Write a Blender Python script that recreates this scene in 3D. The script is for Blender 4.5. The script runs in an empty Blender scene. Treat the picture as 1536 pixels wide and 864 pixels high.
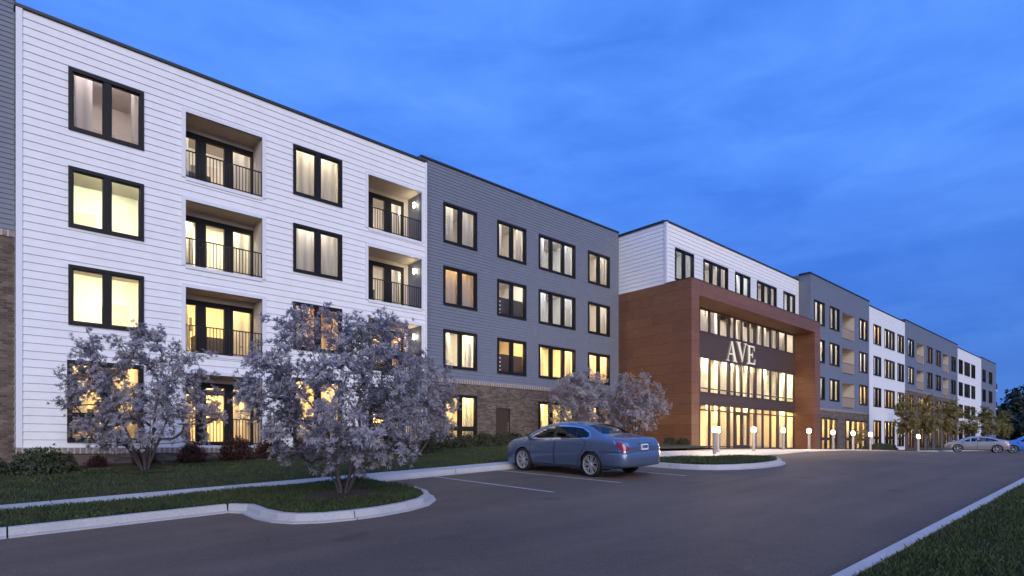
import bpy, bmesh, math, random
import numpy as np
from mathutils import Matrix, Vector
R = math.radians
rng = random.Random(7)
SC = bpy.context.scene
COL = SC.collection

# ------------------------------------------------------------------ helpers
class MB:
    """collects faces and links them as ONE mesh object"""
    def __init__(s): s.v = []; s.f = []; s.m = []; s.mats = []
    def mi(s, mat):
        if mat not in s.mats: s.mats.append(mat)
        return s.mats.index(mat)
    def face(s, pts, mat):
        b = len(s.v); s.v += [tuple(p) for p in pts]; s.f.append(tuple(range(b, b + len(pts)))); s.m.append(s.mi(mat))
    def mesh(s, vs, fs, mat):
        b = len(s.v); s.v += [tuple(p) for p in vs]; k = s.mi(mat)
        for f in fs: s.f.append(tuple(b + i for i in f)); s.m.append(k)
    def hexa(s, P, mat):   # P: 8 points, bottom 4 then top 4
        s.mesh(P, [(3, 2, 1, 0), (4, 5, 6, 7), (0, 1, 5, 4), (1, 2, 6, 5), (2, 3, 7, 6), (3, 0, 4, 7)], mat)
    def box(s, x0, x1, y0, y1, z0, z1, mat):
        s.hexa([(x0, y0, z0), (x1, y0, z0), (x1, y1, z0), (x0, y1, z0), (x0, y0, z1), (x1, y0, z1), (x1, y1, z1), (x0, y1, z1)], mat)
    def fbox(s, fr, u0, u1, n0, n1, z0, z1, mat):
        q = [(u0, n0), (u1, n0), (u1, n1), (u0, n1)]
        s.hexa([P(fr, u, n, z0) for u, n in q] + [P(fr, u, n, z1) for u, n in q], mat)
    def quad(s, fr, u0, u1, n, z0, z1, mat): s.face([P(fr, u0, n, z0), P(fr, u1, n, z0), P(fr, u1, n, z1), P(fr, u0, n, z1)], mat)
    def tube(s, pts, rad, mat, k=8, cap=True):
        pts = [Vector(p) for p in pts]; n = len(pts)
        rad = rad if hasattr(rad, '__len__') else [rad] * n
        vs = []; fs = []; up = Vector((0.13, 0.31, 0.94))
        for i, p in enumerate(pts):
            t = (pts[min(i + 1, n - 1)] - pts[max(i - 1, 0)]).normalized()
            a = t.cross(up); a = a if a.length > 1e-3 else t.cross(Vector((1, 0, 0))); a.normalize(); b = t.cross(a)
            for j in range(k):
                w = 2 * math.pi * j / k; vs.append(p + (a * math.cos(w) + b * math.sin(w)) * rad[i])
        for i in range(n - 1):
            for j in range(k):
                fs.append((i * k + j, i * k + (j + 1) % k, (i + 1) * k + (j + 1) % k, (i + 1) * k + j))
        if cap: fs += [tuple(range(k))[::-1], tuple((n - 1) * k + j for j in range(k))]
        s.mesh(vs, fs, mat)
    def lathe(s, prof, mat, k=24, c=(0, 0, 0), ax='z'):
        vs = []; fs = []; n = len(prof)
        for r, z in prof:
            for j in range(k):
                w = 2 * math.pi * j / k; a, b = r * math.cos(w), r * math.sin(w)
                vs.append((c[0] + a, c[1] + b, c[2] + z) if ax == 'z' else (c[0] + a, c[1] + z, c[2] + b))
        for i in range(n - 1):
            for j in range(k):
                fs.append((i * k + j, i * k + (j + 1) % k, (i + 1) * k + (j + 1) % k, (i + 1) * k + j))
        s.mesh(vs, fs, mat)
    def build(s, name, parent=None, loc=None, smooth=False, col=None):
        me = bpy.data.meshes.new(name); me.from_pydata(s.v, [], s.f)
        for m in s.mats: me.materials.append(m)
        if len(s.mats) > 1: me.polygons.foreach_set('material_index', s.m)
        if smooth: me.polygons.foreach_set('use_smooth', [True] * len(s.f))
        me.update()
        return link(name, me, parent, loc, col)
def link(name, me, parent=None, loc=None, col=None):
    o = bpy.data.objects.new(name, me); COL.objects.link(o)
    if loc is not None: o.location = loc
    if parent is not None:
        o.parent = parent
        if parent is BLD: o.matrix_parent_inverse = Matrix.Translation(-Vector(BLDLOC))
    if col: o.color = col
    return o
BLD = None; BLDLOC = (31.0, 24.0, -0.4)
def P(fr, u, n, z): return (fr[0] + u * fr[2] + n * fr[4], fr[1] + u * fr[3] + n * fr[5], z)
def front(y): return (0, y, 1, 0, 0, -1)        # facade facing -Y, u = X
def west(x): return (x, 0, 0, 1, -1, 0)         # wall facing -X, u = Y
def east(x): return (x, 0, 0, 1, 1, 0)
def thing(name, label, cat, loc=(0, 0, 0), rotz=0, group=None):
    o = bpy.data.objects.new(name, None); COL.objects.link(o); o.empty_display_size = .3
    o.location = loc; o.rotation_euler = (0, 0, rotz)
    return tag(o, label, cat, group)
def tag(o, label=None, cat=None, group=None, kind=None):
    if label: o['label'] = label
    if cat: o['category'] = cat
    if group: o['group'] = group
    if kind: o['kind'] = kind
    return o
def dup(root, loc, rotz, scale=1.0, label=None, group=None):
    r = root.copy(); COL.objects.link(r); r.location = loc; r.rotation_euler = (0, 0, rotz); r.scale = scale if hasattr(scale, '__len__') else (scale,) * 3
    if label: r['label'] = label
    if group: r['group'] = group
    for ch in list(root.children):
        c = ch.copy(); COL.objects.link(c); c.parent = r
        for g in list(ch.children):
            d = g.copy(); COL.objects.link(d); d.parent = c
    return r

# ------------------------------------------------------------------ terrain: the lot climbs along the facade and towards it, then levels out
CAPX = [-60, 12, 20, 24, 27, 32, 36, 42, 46, 52, 60, 400]; CAPZ = [.6, .3, -.28, -.33, -.26, -.23, -.25, -.3, -.38, -.5, -.6, -.6]
def h(x, y):
    pl = max(-2.2, -1.76 + .046 * x + .035 * min(y, 26))
    c = float(np.interp(x, CAPX, CAPZ)); k = float(np.interp(x, [26, 34], [.04, 0]))
    c += k * (min(y, 26) - 12.7) if y > 12.7 else .02 * (max(y, 0) - 12.7)
    t = max(.15 - abs(pl - c), 0) / .15
    return min(pl, c) - t * t * .15 / 4

# ------------------------------------------------------------------ materials
def mat(name, col, rough=.7, metal=0, spec=.5, var=.0, vscale=3, bump=0, bscale=60, coat=0, col2=None):
    m = bpy.data.materials.new(name); m.use_nodes = True; nt = m.node_tree; N = nt.nodes; L = nt.links
    b = N['Principled BSDF']; b.inputs['Base Color'].default_value = (*col, 1); b.inputs['Roughness'].default_value = rough
    b.inputs['Metallic'].default_value = metal; b.inputs['Specular IOR Level'].default_value = spec; b.inputs['Coat Weight'].default_value = coat
    tc = N.new('ShaderNodeTexCoord')
    if var or col2:
        n = N.new('ShaderNodeTexNoise'); n.inputs['Scale'].default_value = vscale; n.inputs['Detail'].default_value = 6; n.inputs['Roughness'].default_value = .65
        L.new(tc.outputs['Object'], n.inputs['Vector'])
        r = N.new('ShaderNodeValToRGB'); r.color_ramp.elements[0].position = .3; r.color_ramp.elements[1].position = .7
        c2 = col2 or tuple(min(1, c * (1 + var)) for c in col); c1 = col if col2 else tuple(c * (1 - var) for c in col)
        r.color_ramp.elements[0].color = (*c1, 1); r.color_ramp.elements[1].color = (*c2, 1)
        L.new(n.outputs['Fac'], r.inputs['Fac']); L.new(r.outputs['Color'], b.inputs['Base Color'])
    if bump:
        n2 = N.new('ShaderNodeTexNoise'); n2.inputs['Scale'].default_value = bscale; n2.inputs['Detail'].default_value = 4
        L.new(tc.outputs['Object'], n2.inputs['Vector'])
        bp = N.new('ShaderNodeBump'); bp.inputs['Strength'].default_value = bump; bp.inputs['Distance'].default_value = .02
        L.new(n2.outputs['Fac'], bp.inputs['Height']); L.new(bp.outputs['Normal'], b.inputs['Normal'])
    return m
def uvz(m):
    """vector (x+y, z, 0) from object coordinates, for walls"""
    nt = m.node_tree; N = nt.nodes; L = nt.links
    tc = N.new('ShaderNodeTexCoord'); s = N.new('ShaderNodeSeparateXYZ'); L.new(tc.outputs['Object'], s.inputs[0])
    a = N.new('ShaderNodeMath'); a.operation = 'ADD'; L.new(s.outputs['X'], a.inputs[0]); L.new(s.outputs['Y'], a.inputs[1])
    c = N.new('ShaderNodeCombineXYZ'); L.new(a.outputs[0], c.inputs['X']); L.new(s.outputs['Z'], c.inputs['Y'])
    return c.outputs[0]
def brick_mat():
    m = mat('brick', (.3, .24, .2), .9); nt = m.node_tree; N = nt.nodes; L = nt.links; b = N['Principled BSDF']; v = uvz(m)
    t = N.new('ShaderNodeTexBrick'); L.new(v, t.inputs['Vector']); t.inputs['Scale'].default_value = 1
    t.inputs['Brick Width'].default_value = .235; t.inputs['Row Height'].default_value = .078; t.inputs['Mortar Size'].default_value = .007; t.inputs['Mortar Smooth'].default_value = .3
    t.inputs['Color1'].default_value = (.068, .050, .041, 1); t.inputs['Color2'].default_value = (.175, .132, .105, 1); t.inputs['Mortar'].default_value = (.155, .128, .105, 1); t.inputs['Bias'].default_value = .0
    n = N.new('ShaderNodeTexNoise'); n.inputs['Scale'].default_value = 2.2; n.inputs['Detail'].default_value = 8; L.new(v, n.inputs['Vector'])
    mx = N.new('ShaderNodeMix'); mx.data_type = 'RGBA'; mx.blend_type = 'OVERLAY'; mx.inputs[0].default_value = .55
    L.new(t.outputs['Color'], mx.inputs[6]); L.new(n.outputs['Fac'], mx.inputs[7]); L.new(mx.outputs[2], b.inputs['Base Color'])
    bp = N.new('ShaderNodeBump'); bp.inputs['Strength'].default_value = .8; bp.inputs['Distance'].default_value = .012; bp.invert = True
    L.new(t.outputs['Fac'], bp.inputs['Height']); L.new(bp.outputs['Normal'], b.inputs['Normal'])
    return m
def wood_mat():
    m = mat('wood_panel', (.25, .11, .06), .45, spec=.35); nt = m.node_tree; N = nt.nodes; L = nt.links; b = N['Principled BSDF']; v = uvz(m)
    t = N.new('ShaderNodeTexBrick'); L.new(v, t.inputs['Vector']); t.inputs['Scale'].default_value = 1
    t.inputs['Brick Width'].default_value = 3.0; t.inputs['Row Height'].default_value = .62; t.inputs['Mortar Size'].default_value = .007
    t.inputs['Color1'].default_value = (.155, .070, .037, 1); t.inputs['Color2'].default_value = (.19, .088, .047, 1); t.inputs['Mortar'].default_value = (.05, .022, .012, 1)
    mp = N.new('ShaderNodeMapping'); mp.inputs['Scale'].default_value = (.9, 16, 1); L.new(v, mp.inputs[0])
    n = N.new('ShaderNodeTexNoise'); n.inputs['Scale'].default_value = 1.6; n.inputs['Detail'].default_value = 9; n.inputs['Roughness'].default_value = .7; L.new(mp.outputs[0], n.inputs['Vector'])
    mx = N.new('ShaderNodeMix'); mx.data_type = 'RGBA'; mx.blend_type = 'OVERLAY'; mx.inputs[0].default_value = .75
    L.new(t.outputs['Color'], mx.inputs[6]); L.new(n.outputs['Fac'], mx.inputs[7]); L.new(mx.outputs[2], b.inputs['Base Color'])
    return m
def glass_mat(name, tint=(1, 1, 1), ior=1.5):
    m = bpy.data.materials.new(name); m.use_nodes = True; nt = m.node_tree; N = nt.nodes; L = nt.links; N.remove(N['Principled BSDF'])
    f = N.new('ShaderNodeFresnel'); f.inputs[0].default_value = ior; k = N.new('ShaderNodeMath'); k.operation = 'MULTIPLY'; k.inputs[1].default_value = .8; k.use_clamp = True
    L.new(f.outputs[0], k.inputs[0])
    t = N.new('ShaderNodeBsdfTransparent'); t.inputs[0].default_value = (*tint, 1); g = N.new('ShaderNodeBsdfGlossy'); g.inputs['Roughness'].default_value = .01
    mx = N.new('ShaderNodeMixShader'); L.new(k.outputs[0], mx.inputs[0]); L.new(t.outputs[0], mx.inputs[1]); L.new(g.outputs[0], mx.inputs[2])
    L.new(mx.outputs[0], N['Material Output'].inputs[0]); return m
def cloth_mat(name, col, tr=.5):
    m = bpy.data.materials.new(name); m.use_nodes = True; nt = m.node_tree; N = nt.nodes; L = nt.links; N.remove(N['Principled BSDF'])
    d = N.new('ShaderNodeBsdfDiffuse'); d.inputs[0].default_value = (*col, 1); t = N.new('ShaderNodeBsdfTranslucent'); t.inputs[0].default_value = (*col, 1)
    mx = N.new('ShaderNodeMixShader'); mx.inputs[0].default_value = tr; L.new(d.outputs[0], mx.inputs[1]); L.new(t.outputs[0], mx.inputs[2])
    L.new(mx.outputs[0], N['Material Output'].inputs[0]); return m
def wear(m):
    nt = m.node_tree; N = nt.nodes; L = nt.links; b = N['Principled BSDF']; src = b.inputs['Base Color'].links[0].from_socket; tc = N.new('ShaderNodeTexCoord')
    def mul(src, fac):
        mx = N.new('ShaderNodeMix'); mx.data_type = 'RGBA'; mx.blend_type = 'MULTIPLY'; mx.inputs[0].default_value = 1; L.new(src, mx.inputs[6]); L.new(fac, mx.inputs[7]); return mx.outputs[2]
    def rng_(sock, a, b_, c, d):
        q = N.new('ShaderNodeMapRange'); q.inputs[1].default_value = a; q.inputs[2].default_value = b_; q.inputs[3].default_value = c; q.inputs[4].default_value = d; L.new(sock, q.inputs[0]); return q.outputs[0]
    n = N.new('ShaderNodeTexNoise'); n.inputs['Scale'].default_value = .9; n.inputs['Detail'].default_value = 3; L.new(tc.outputs['Object'], n.inputs['Vector']); src = mul(src, rng_(n.outputs['Fac'], .62, .74, 1, .72))
    mp = N.new('ShaderNodeMapping'); mp.inputs['Scale'].default_value = (.12, 1.1, 1); L.new(tc.outputs['Object'], mp.inputs[0]); n = N.new('ShaderNodeTexNoise'); n.inputs['Scale'].default_value = 1.4; n.inputs['Detail'].default_value = 4; L.new(mp.outputs[0], n.inputs['Vector']); src = mul(src, rng_(n.outputs['Fac'], .35, .65, .88, 1.10))
    d = N.new('ShaderNodeTexNoise'); d.inputs['Scale'].default_value = 1.6; d.inputs['Detail'].default_value = 5; L.new(tc.outputs['Object'], d.inputs['Vector']); ad = N.new('ShaderNodeMix'); ad.data_type = 'RGBA'; ad.inputs[0].default_value = .25; L.new(tc.outputs['Object'], ad.inputs[6]); L.new(d.outputs['Color'], ad.inputs[7])
    v = N.new('ShaderNodeTexVoronoi'); v.feature = 'DISTANCE_TO_EDGE'; v.inputs['Scale'].default_value = .30; L.new(ad.outputs[2], v.inputs['Vector']); src = mul(src, rng_(v.outputs['Distance'], .0, .004, .86, 1))
    L.new(src, b.inputs['Base Color'])
def lamp_mat(name, strength, col=None):
    m = bpy.data.materials.new(name); m.use_nodes = True; nt = m.node_tree; N = nt.nodes; L = nt.links; N.remove(N['Principled BSDF'])
    e = N.new('ShaderNodeEmission')
    if col: e.inputs[0].default_value = (*col, 1); e.inputs[1].default_value = strength
    else:
        o = N.new('ShaderNodeObjectInfo'); L.new(o.outputs['Color'], e.inputs[0])
        k = N.new('ShaderNodeMath'); k.operation = 'MULTIPLY'; k.inputs[1].default_value = strength; L.new(o.outputs['Alpha'], k.inputs[0]); L.new(k.outputs[0], e.inputs[1])
    L.new(e.outputs[0], N['Material Output'].inputs[0]); return m
def leaf_mat(name, c1, c2, tr=.25, scale=1.5, rough=.6):
    m = mat(name, c1, rough, col2=c2, vscale=scale); nt = m.node_tree; N = nt.nodes; L = nt.links; b = N['Principled BSDF']
    t = N.new('ShaderNodeBsdfTranslucent'); t.inputs[0].default_value = (*c2, 1); mx = N.new('ShaderNodeMixShader'); mx.inputs[0].default_value = tr
    L.new(b.outputs[0], mx.inputs[1]); L.new(t.outputs[0], mx.inputs[2]); L.new(mx.outputs[0], N['Material Output'].inputs[0])
    return m
def speckle_mat(name, c1, c2, rough, fine=90, big=.35, bigamt=.25, bump=.25, spec=.4):
    """aggregate: fine grain over wide soft patches"""
    m = mat(name, c1, rough, spec=spec, col2=c2, vscale=fine, bump=bump, bscale=fine * 1.3); nt = m.node_tree; N = nt.nodes; L = nt.links; b = N['Principled BSDF']
    src = b.inputs['Base Color'].links[0].from_socket
    tc = N.new('ShaderNodeTexCoord'); n = N.new('ShaderNodeTexNoise'); n.inputs['Scale'].default_value = big; n.inputs['Detail'].default_value = 7; n.inputs['Roughness'].default_value = .6; L.new(tc.outputs['Object'], n.inputs['Vector'])
    mr = N.new('ShaderNodeMapRange'); mr.inputs[1].default_value = .3; mr.inputs[2].default_value = .7; mr.inputs[3].default_value = 1 - bigamt; mr.inputs[4].default_value = 1 + bigamt; L.new(n.outputs['Fac'], mr.inputs[0])
    mx = N.new('ShaderNodeMix'); mx.data_type = 'RGBA'; mx.blend_type = 'MULTIPLY'; mx.inputs[0].default_value = 1; L.new(src, mx.inputs[6]); L.new(mr.outputs[0], mx.inputs[7]); L.new(mx.outputs[2], b.inputs['Base Color'])
    return m

M = dict(
    white=mat('white_siding', (.78, .77, .77), .55, var=.04, vscale=2.2, bump=.06, bscale=25),
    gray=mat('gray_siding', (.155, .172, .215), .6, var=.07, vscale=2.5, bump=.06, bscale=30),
    trim=mat('white_trim', (.72, .72, .74), .5, var=.03),
    dark=mat('dark_frame', (.012, .010, .010), .5, spec=.25, var=.15, vscale=5),
    brown=mat('brown_frame', (.045, .028, .023), .45, var=.1),
    cap=mat('metal_coping', (.022, .022, .026), .5),
    brick=brick_mat(), soldier=mat('soldier_brick', (.2, .15, .125), .9, col2=(.32, .27, .24), vscale=6), mortar=mat('pale_mortar', (.45, .42, .4), .95),
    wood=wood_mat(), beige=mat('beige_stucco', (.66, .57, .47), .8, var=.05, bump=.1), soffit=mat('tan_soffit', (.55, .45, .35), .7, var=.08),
    tan=mat('tan_panel', (.30, .23, .16), .6, var=.08), roof=mat('roof_membrane', (.2, .2, .21), .9), glass=glass_mat('window_glass', (.95, .95, .95)), panel=mat('spandrel', (.075, .052, .045), .5, spec=.25, var=.08),
    room=mat('room_paint', (.74, .70, .62), .9, var=.04), rfloor=mat('room_floor', (.3, .2, .13), .6, var=.15), cab=mat('dark_cabinet', (.06, .045, .04), .5, var=.2),
    lamp=lamp_mat('ceiling_lamp', 120), hall=lamp_mat('lobby_lamp', 310), curtain=cloth_mat('sheer_curtain', (.80, .77, .70), .55),
    wlamp=lamp_mat('wall_lamp_glow', 40, (1, .88, .68)), blamp=lamp_mat('bollard_glow', 330, (1, .72, .38)), sign=lamp_mat('sign_face', .5, (1, .93, .82)),
    steel=mat('bollard_steel', (.30, .28, .27), .45, metal=.4, var=.06), letter=mat('letter_return', (.35, .32, .3), .5),
    asphalt=speckle_mat('asphalt', (.066, .046, .033), (.155, .112, .080), .8, 45, .22, .22, .5), conc=speckle_mat('concrete', (.35, .335, .325), (.46, .445, .43), .8, 30, .8, .10, .12),
    paint=mat('road_paint', (.44, .42, .40), .7, col2=(.25, .24, .24), vscale=9), soil=mat('mulch', (.018, .010, .007), .95, col2=(.05, .028, .018), vscale=30, bump=1, bscale=50),
    lawn=mat('lawn_soil', (.012, .015, .007), .95, col2=(.024, .027, .011), vscale=8, bump=.8, bscale=40),
    blade=leaf_mat('grass_blade', (.022, .037, .009), (.056, .076, .020), .2, 1.4), land=mat('far_land', (.03, .04, .018), .95, col2=(.05, .055, .028), vscale=.1),
    hill=mat('wooded_hill', (.020, .036, .030), .95, col2=(.035, .055, .04), vscale=.06),
    bark=mat('bark', (.075, .058, .055), .9, col2=(.13, .105, .10), vscale=14, bump=.6, bscale=30),
    petal=leaf_mat('pale_petal', (.235, .22, .245), (.42, .395, .43), .2, 2.5), olive=leaf_mat('olive_leaf', (.16, .135, .035), (.30, .24, .07), .25, 1.2),
    pine=leaf_mat('dark_leaf', (.016, .028, .015), (.042, .058, .028), .15, .3), box=leaf_mat('boxwood_leaf', (.022, .030, .010), (.06, .062, .022), .15, 5),
    juniper=leaf_mat('juniper_leaf', (.026, .040, .018), (.065, .080, .036), .15, 5), rust=leaf_mat('rusty_leaf', (.045, .016, .010), (.10, .040, .022), .2, 5), haze_leaf=leaf_mat('haze_tinted_leaf', (.05, .08, .06), (.09, .125, .09), .2, .4),  # last leaf: distance haze mixed into its paler bluish colour
    rubber=mat('tyre_rubber', (.012, .012, .013), .75), alloy=mat('alloy_rim', (.50, .49, .49), .32, metal=.5), chrome=mat('chrome', (.75, .75, .76), .15, metal=1), black=mat('black_plastic', (.012, .012, .014), .55),
    cglass=glass_mat('car_glass', (.72, .75, .74)), red=mat('tail_lens', (.22, .012, .018), .15, coat=1), lens=mat('head_lens', (.55, .56, .58), .12, metal=.3, coat=1), seat=mat('seat_leather', (.12, .10, .09), .6, var=.1),
    plate=mat('plate_white', (.70, .70, .72), .4), ink=mat('plate_ink', (.03, .05, .16), .4), gap=mat('panel_gap', (.008, .008, .01), .8),
)
wear(M['asphalt'])
for k_ in ('blamp', 'sign', 'wlamp', 'lamp'): M[k_].cycles.emission_sampling = 'AUTO'

# ------------------------------------------------------------------ ground sheets
def sheet(name, poly, dz, m, step=1.0, kind='structure', hole=None, flat=None):
    bm = bmesh.new(); vs = [bm.verts.new((x, y, 0)) for x, y in poly]; bm.faces.new(vs)
    xs = [p[0] for p in poly]; ys = [p[1] for p in poly]
    def cuts(a, b): return np.arange(math.floor(a / step) * step + step, b, step)
    for c in cuts(min(xs), max(xs)): bmesh.ops.bisect_plane(bm, geom=bm.verts[:] + bm.edges[:] + bm.faces[:], plane_co=(c, 0, 0), plane_no=(1, 0, 0), dist=1e-5)
    for c in cuts(min(ys), max(ys)): bmesh.ops.bisect_plane(bm, geom=bm.verts[:] + bm.edges[:] + bm.faces[:], plane_co=(0, c, 0), plane_no=(0, 1, 0), dist=1e-5)
    for v in bm.verts: v.co.z = h(v.co.x, v.co.y) + (dz(v.co.x, v.co.y) if callable(dz) else dz)
    bmesh.ops.recalc_face_normals(bm, faces=bm.faces[:])
    if sum(f.normal.z for f in bm.faces) < 0: bmesh.ops.reverse_faces(bm, faces=bm.faces[:])
    me = bpy.data.meshes.new(name); bm.to_mesh(me); bm.free(); me.materials.append(m)
    return tag(link(name, me), kind=kind)
def rect(x0, x1, y0, y1): return [(x0, y0), (x1, y0), (x1, y1), (x0, y1)]
def lot_sheet():
    xs = list(np.arange(-30, 62, .5)) + list(np.arange(62, 141, 4)); ys = list(np.arange(1.9, 21.6, .5))
    mb = MB(); vs = [(x, y, h(x, y)) for y in ys for x in xs]; n = len(xs)
    mb.mesh(vs, [(j * n + i, j * n + i + 1, (j + 1) * n + i + 1, (j + 1) * n + i) for j in range(len(ys) - 1) for i in range(n - 1)], M['asphalt'])
    tag(mb.build('parking_lot', smooth=True), kind='structure')
lot_sheet()
def land_sheet():
    xs = [-900, -300, -120, -60] + list(range(-40, 141, 2)) + [160, 200, 300, 500, 900, 1500]; ys = [-900, -400, -150, -60, -30] + list(range(-20, 62, 2)) + [80, 120, 200, 400, 900]
    mb = MB(); n = len(xs); vs = [(x, y, h(x, y) - .12) for y in ys for x in xs]
    mb.mesh(vs, [(j * n + i, j * n + i + 1, (j + 1) * n + i + 1, (j + 1) * n + i) for j in range(len(ys) - 1) for i in range(n - 1)], M['land'])
    tag(mb.build('ground', smooth=True), kind='structure')
land_sheet()

def offset(pts, d):
    out = []
    for i, p in enumerate(pts):
        a = Vector(pts[max(i - 1, 0)]); b = Vector(pts[min(i + 1, len(pts) - 1)]); t = (b - a).normalized(); out.append((p[0] - t.y * d, p[1] + t.x * d))
    return out
def dense(pts, st):
    out = [pts[0]]
    for a, b in zip(pts, pts[1:]):
        n = max(1, int(math.ceil(math.dist(a, b) / st)))
        out += [(a[0] + (b[0] - a[0]) * i / n, a[1] + (b[1] - a[1]) * i / n) for i in range(1, n + 1)]
    return out
def kerb(name, pts, inward=1, seg=3.0, w=.15, hh=.14, gutter=True):
    """swept concrete kerb; pts is the face line on the road side, the lawn lies at `inward` of it"""
    pts = dense(pts, .25); prof = [(-.10, -.03), (-.10, .022), (-.005, .03), (.0, .05), (.018, hh - .02), (.035, hh), (w, hh), (w, -.03)] if gutter else [(0, -.03), (0.0, hh - .02), (.02, hh), (w, hh), (w, -.03)]
    lines = [offset(pts, o * inward) for o, _ in prof]; mb = MB(); acc = 0; start = 0; d = [0]
    for a, b in zip(pts, pts[1:]): d.append(d[-1] + math.dist(a, b))
    nseg = max(1, round(d[-1] / seg)); cs = [d[-1] * i / nseg for i in range(1, nseg)]; new = []
    for i, q in enumerate(pts):
        if i:
            for c in cs:
                if d[i - 1] + 1e-4 < c < d[i] - 1e-4: f = (c - d[i - 1]) / (d[i] - d[i - 1]); new.append((pts[i - 1][0] + (q[0] - pts[i - 1][0]) * f, pts[i - 1][1] + (q[1] - pts[i - 1][1]) * f))
        new.append(q)
    pts = new; lines = [offset(pts, o * inward) for o, _ in prof]; d = [0]
    for a, b in zip(pts, pts[1:]): d.append(d[-1] + math.dist(a, b))
    cuts = [d[-1] * i / nseg for i in range(nseg + 1)]
    for c0, c1 in zip(cuts, cuts[1:]):
        idx = [i for i in range(len(pts)) if c0 - 1e-4 <= d[i] <= c1 + 1e-4]
        if len(idx) < 2: continue
        rings = []
        for q, i in enumerate(idx):
            f = 0
            if q == 0: f = .011 / max(.01, d[idx[1]] - d[idx[0]])
            ring = []
            for (o, z), ln in zip(prof, lines):
                p = Vector(ln[i])
                if q == 0: p = p.lerp(Vector(ln[idx[1]]), f)
                if q == len(idx) - 1: p = p.lerp(Vector(ln[idx[-2]]), .011 / max(.01, d[idx[-1]] - d[idx[-2]]))
                ring.append((p.x, p.y, h(p.x, p.y) + z))
            rings.append(ring)
        k = len(prof); vs = [p for r in rings for p in r]
        fs = [(i * k + j, i * k + j + 1, (i + 1) * k + j + 1, (i + 1) * k + j) for i in range(len(rings) - 1) for j in range(k - 1)] + [tuple(range(k)), tuple((len(rings) - 1) * k + j for j in range(k))]
        mb.mesh(vs, fs, M['conc'])
    return tag(mb.build(name), kind='structure')
def arc(cx, cy, r, a0, a1, n=10): return [(cx + r * math.cos(R(a0 + (a1 - a0) * i / n)), cy + r * math.sin(R(a0 + (a1 - a0) * i / n))) for i in range(n + 1)]
# west kerb, running into the planted peninsula in front of the first magnolia
PEN = [(-30, 11.28), (3.35, 11.36), (3.55, 11.05)] + [(3.52, 10.3)] + [(3.60, 9.75), (3.78, 9.42), (4.15, 9.17), (4.6, 9.07), (5.1, 9.06), (5.7, 9.17), (6.25, 9.42), (6.68, 9.82), (6.98, 10.35), (7.14, 11.0), (7.2, 11.8), (7.2, 13.0), (7.2, 13.52)]
kerb('kerb', PEN, 1)
kerb('kerb', [(7.36, 13.60), (15.55, 13.60)], 1)
PEN2 = [(15.55, 13.45), (15.55, 9.75), (15.7, 9.2), (15.98, 8.8), (16.5, 8.45), (17.1, 8.2), (17.7, 8.1), (18.4, 8.08), (19.0, 8.2), (19.5, 8.45), (19.85, 8.75), (20.05, 9.1), (20.08, 9.45), (19.95, 9.75)]
kerb('kerb', PEN2, 1)
kerb('kerb', [(60, 2.22), (-12, 2.22)], 1, gutter=False, w=.16, hh=.12)
kerb('kerb', [(58.2, 13.9), (135, 13.9)], 1)
PEN2B = [(19.7, 9.95), (18.9, 10.4), (18.1, 11.0), (17.2, 11.75), (16.6, 12.2), (15.8, 12.5)]
inner = offset(PEN, .15); inner2 = offset(PEN2, .15)
sheet('lawn', [(-30, 13.5)] + inner + [(7.05, 13.5)], .125, M['lawn'], .7)
sheet('lawn', inner2[1:] + PEN2B + [(15.7, 12.5)], .125, M['lawn'], .7)
sheet('lawn', rect(-30, 34, 14.45, 24.4), lambda x, y: .13 + (.0 if y < 22 else .04), M['lawn'], 1.0)
sheet('lawn', rect(-40, 60, -30, 2.07), .10, M['lawn'], 2.0)
sheet('lawn', rect(58.2, 135, 14.0, 19.6), .12, M['lawn'], 3.0)
# sidewalk slabs with joints
def slabs(name, x0, x1, y0, y1, st, dz=.14, th=.1):
    mb = MB(); n = max(1, round((x1 - x0) / st))
    for i in range(n):
        a = x0 + (x1 - x0) * i / n + .010; b = x0 + (x1 - x0) * (i + 1) / n - .010
        q = [(a, y0), (b, y0), (b, y1), (a, y1)]; z = [h(*p) + dz for p in q]
        mb.hexa([(p[0], p[1], zz - th) for p, zz in zip(q, z)] + [(p[0], p[1], zz) for p, zz in zip(q, z)], M['conc'])
    return tag(mb.build(name), kind='structure')
slabs('sidewalk', -30, 7.20, 13.52, 14.42, 1.55)
slabs('sidewalk', 7.22, 15.5, 13.755, 14.42, 1.5)
sheet('plaza', [(15.75, 12.6), (16.7, 12.3), (18.2, 11.1), (19.9, 9.98), (20.2, 10.05), (23, 10.4), (30, 10.7), (58.2, 10.8), (58.2, 20.4), (29.6, 20.4), (29.6, 19.6), (27.5, 16.6), (24, 14.75), (20, 14.42), (15.75, 14.42)], lambda x, y: .018 + .12 * max(0, min(1, (19.5 - x) / 3)), M['conc'], 1.0)
def paint_line(x0, x1, y0, y1):
    sheet('parking_line', rect(x0, x1, y0, y1), .008, M['paint'], .5)
for x in (9.24, 11.58, 13.98): paint_line(x - .05, x + .05, 8.9 if x < 12 else 8.6, 13.48)
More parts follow.
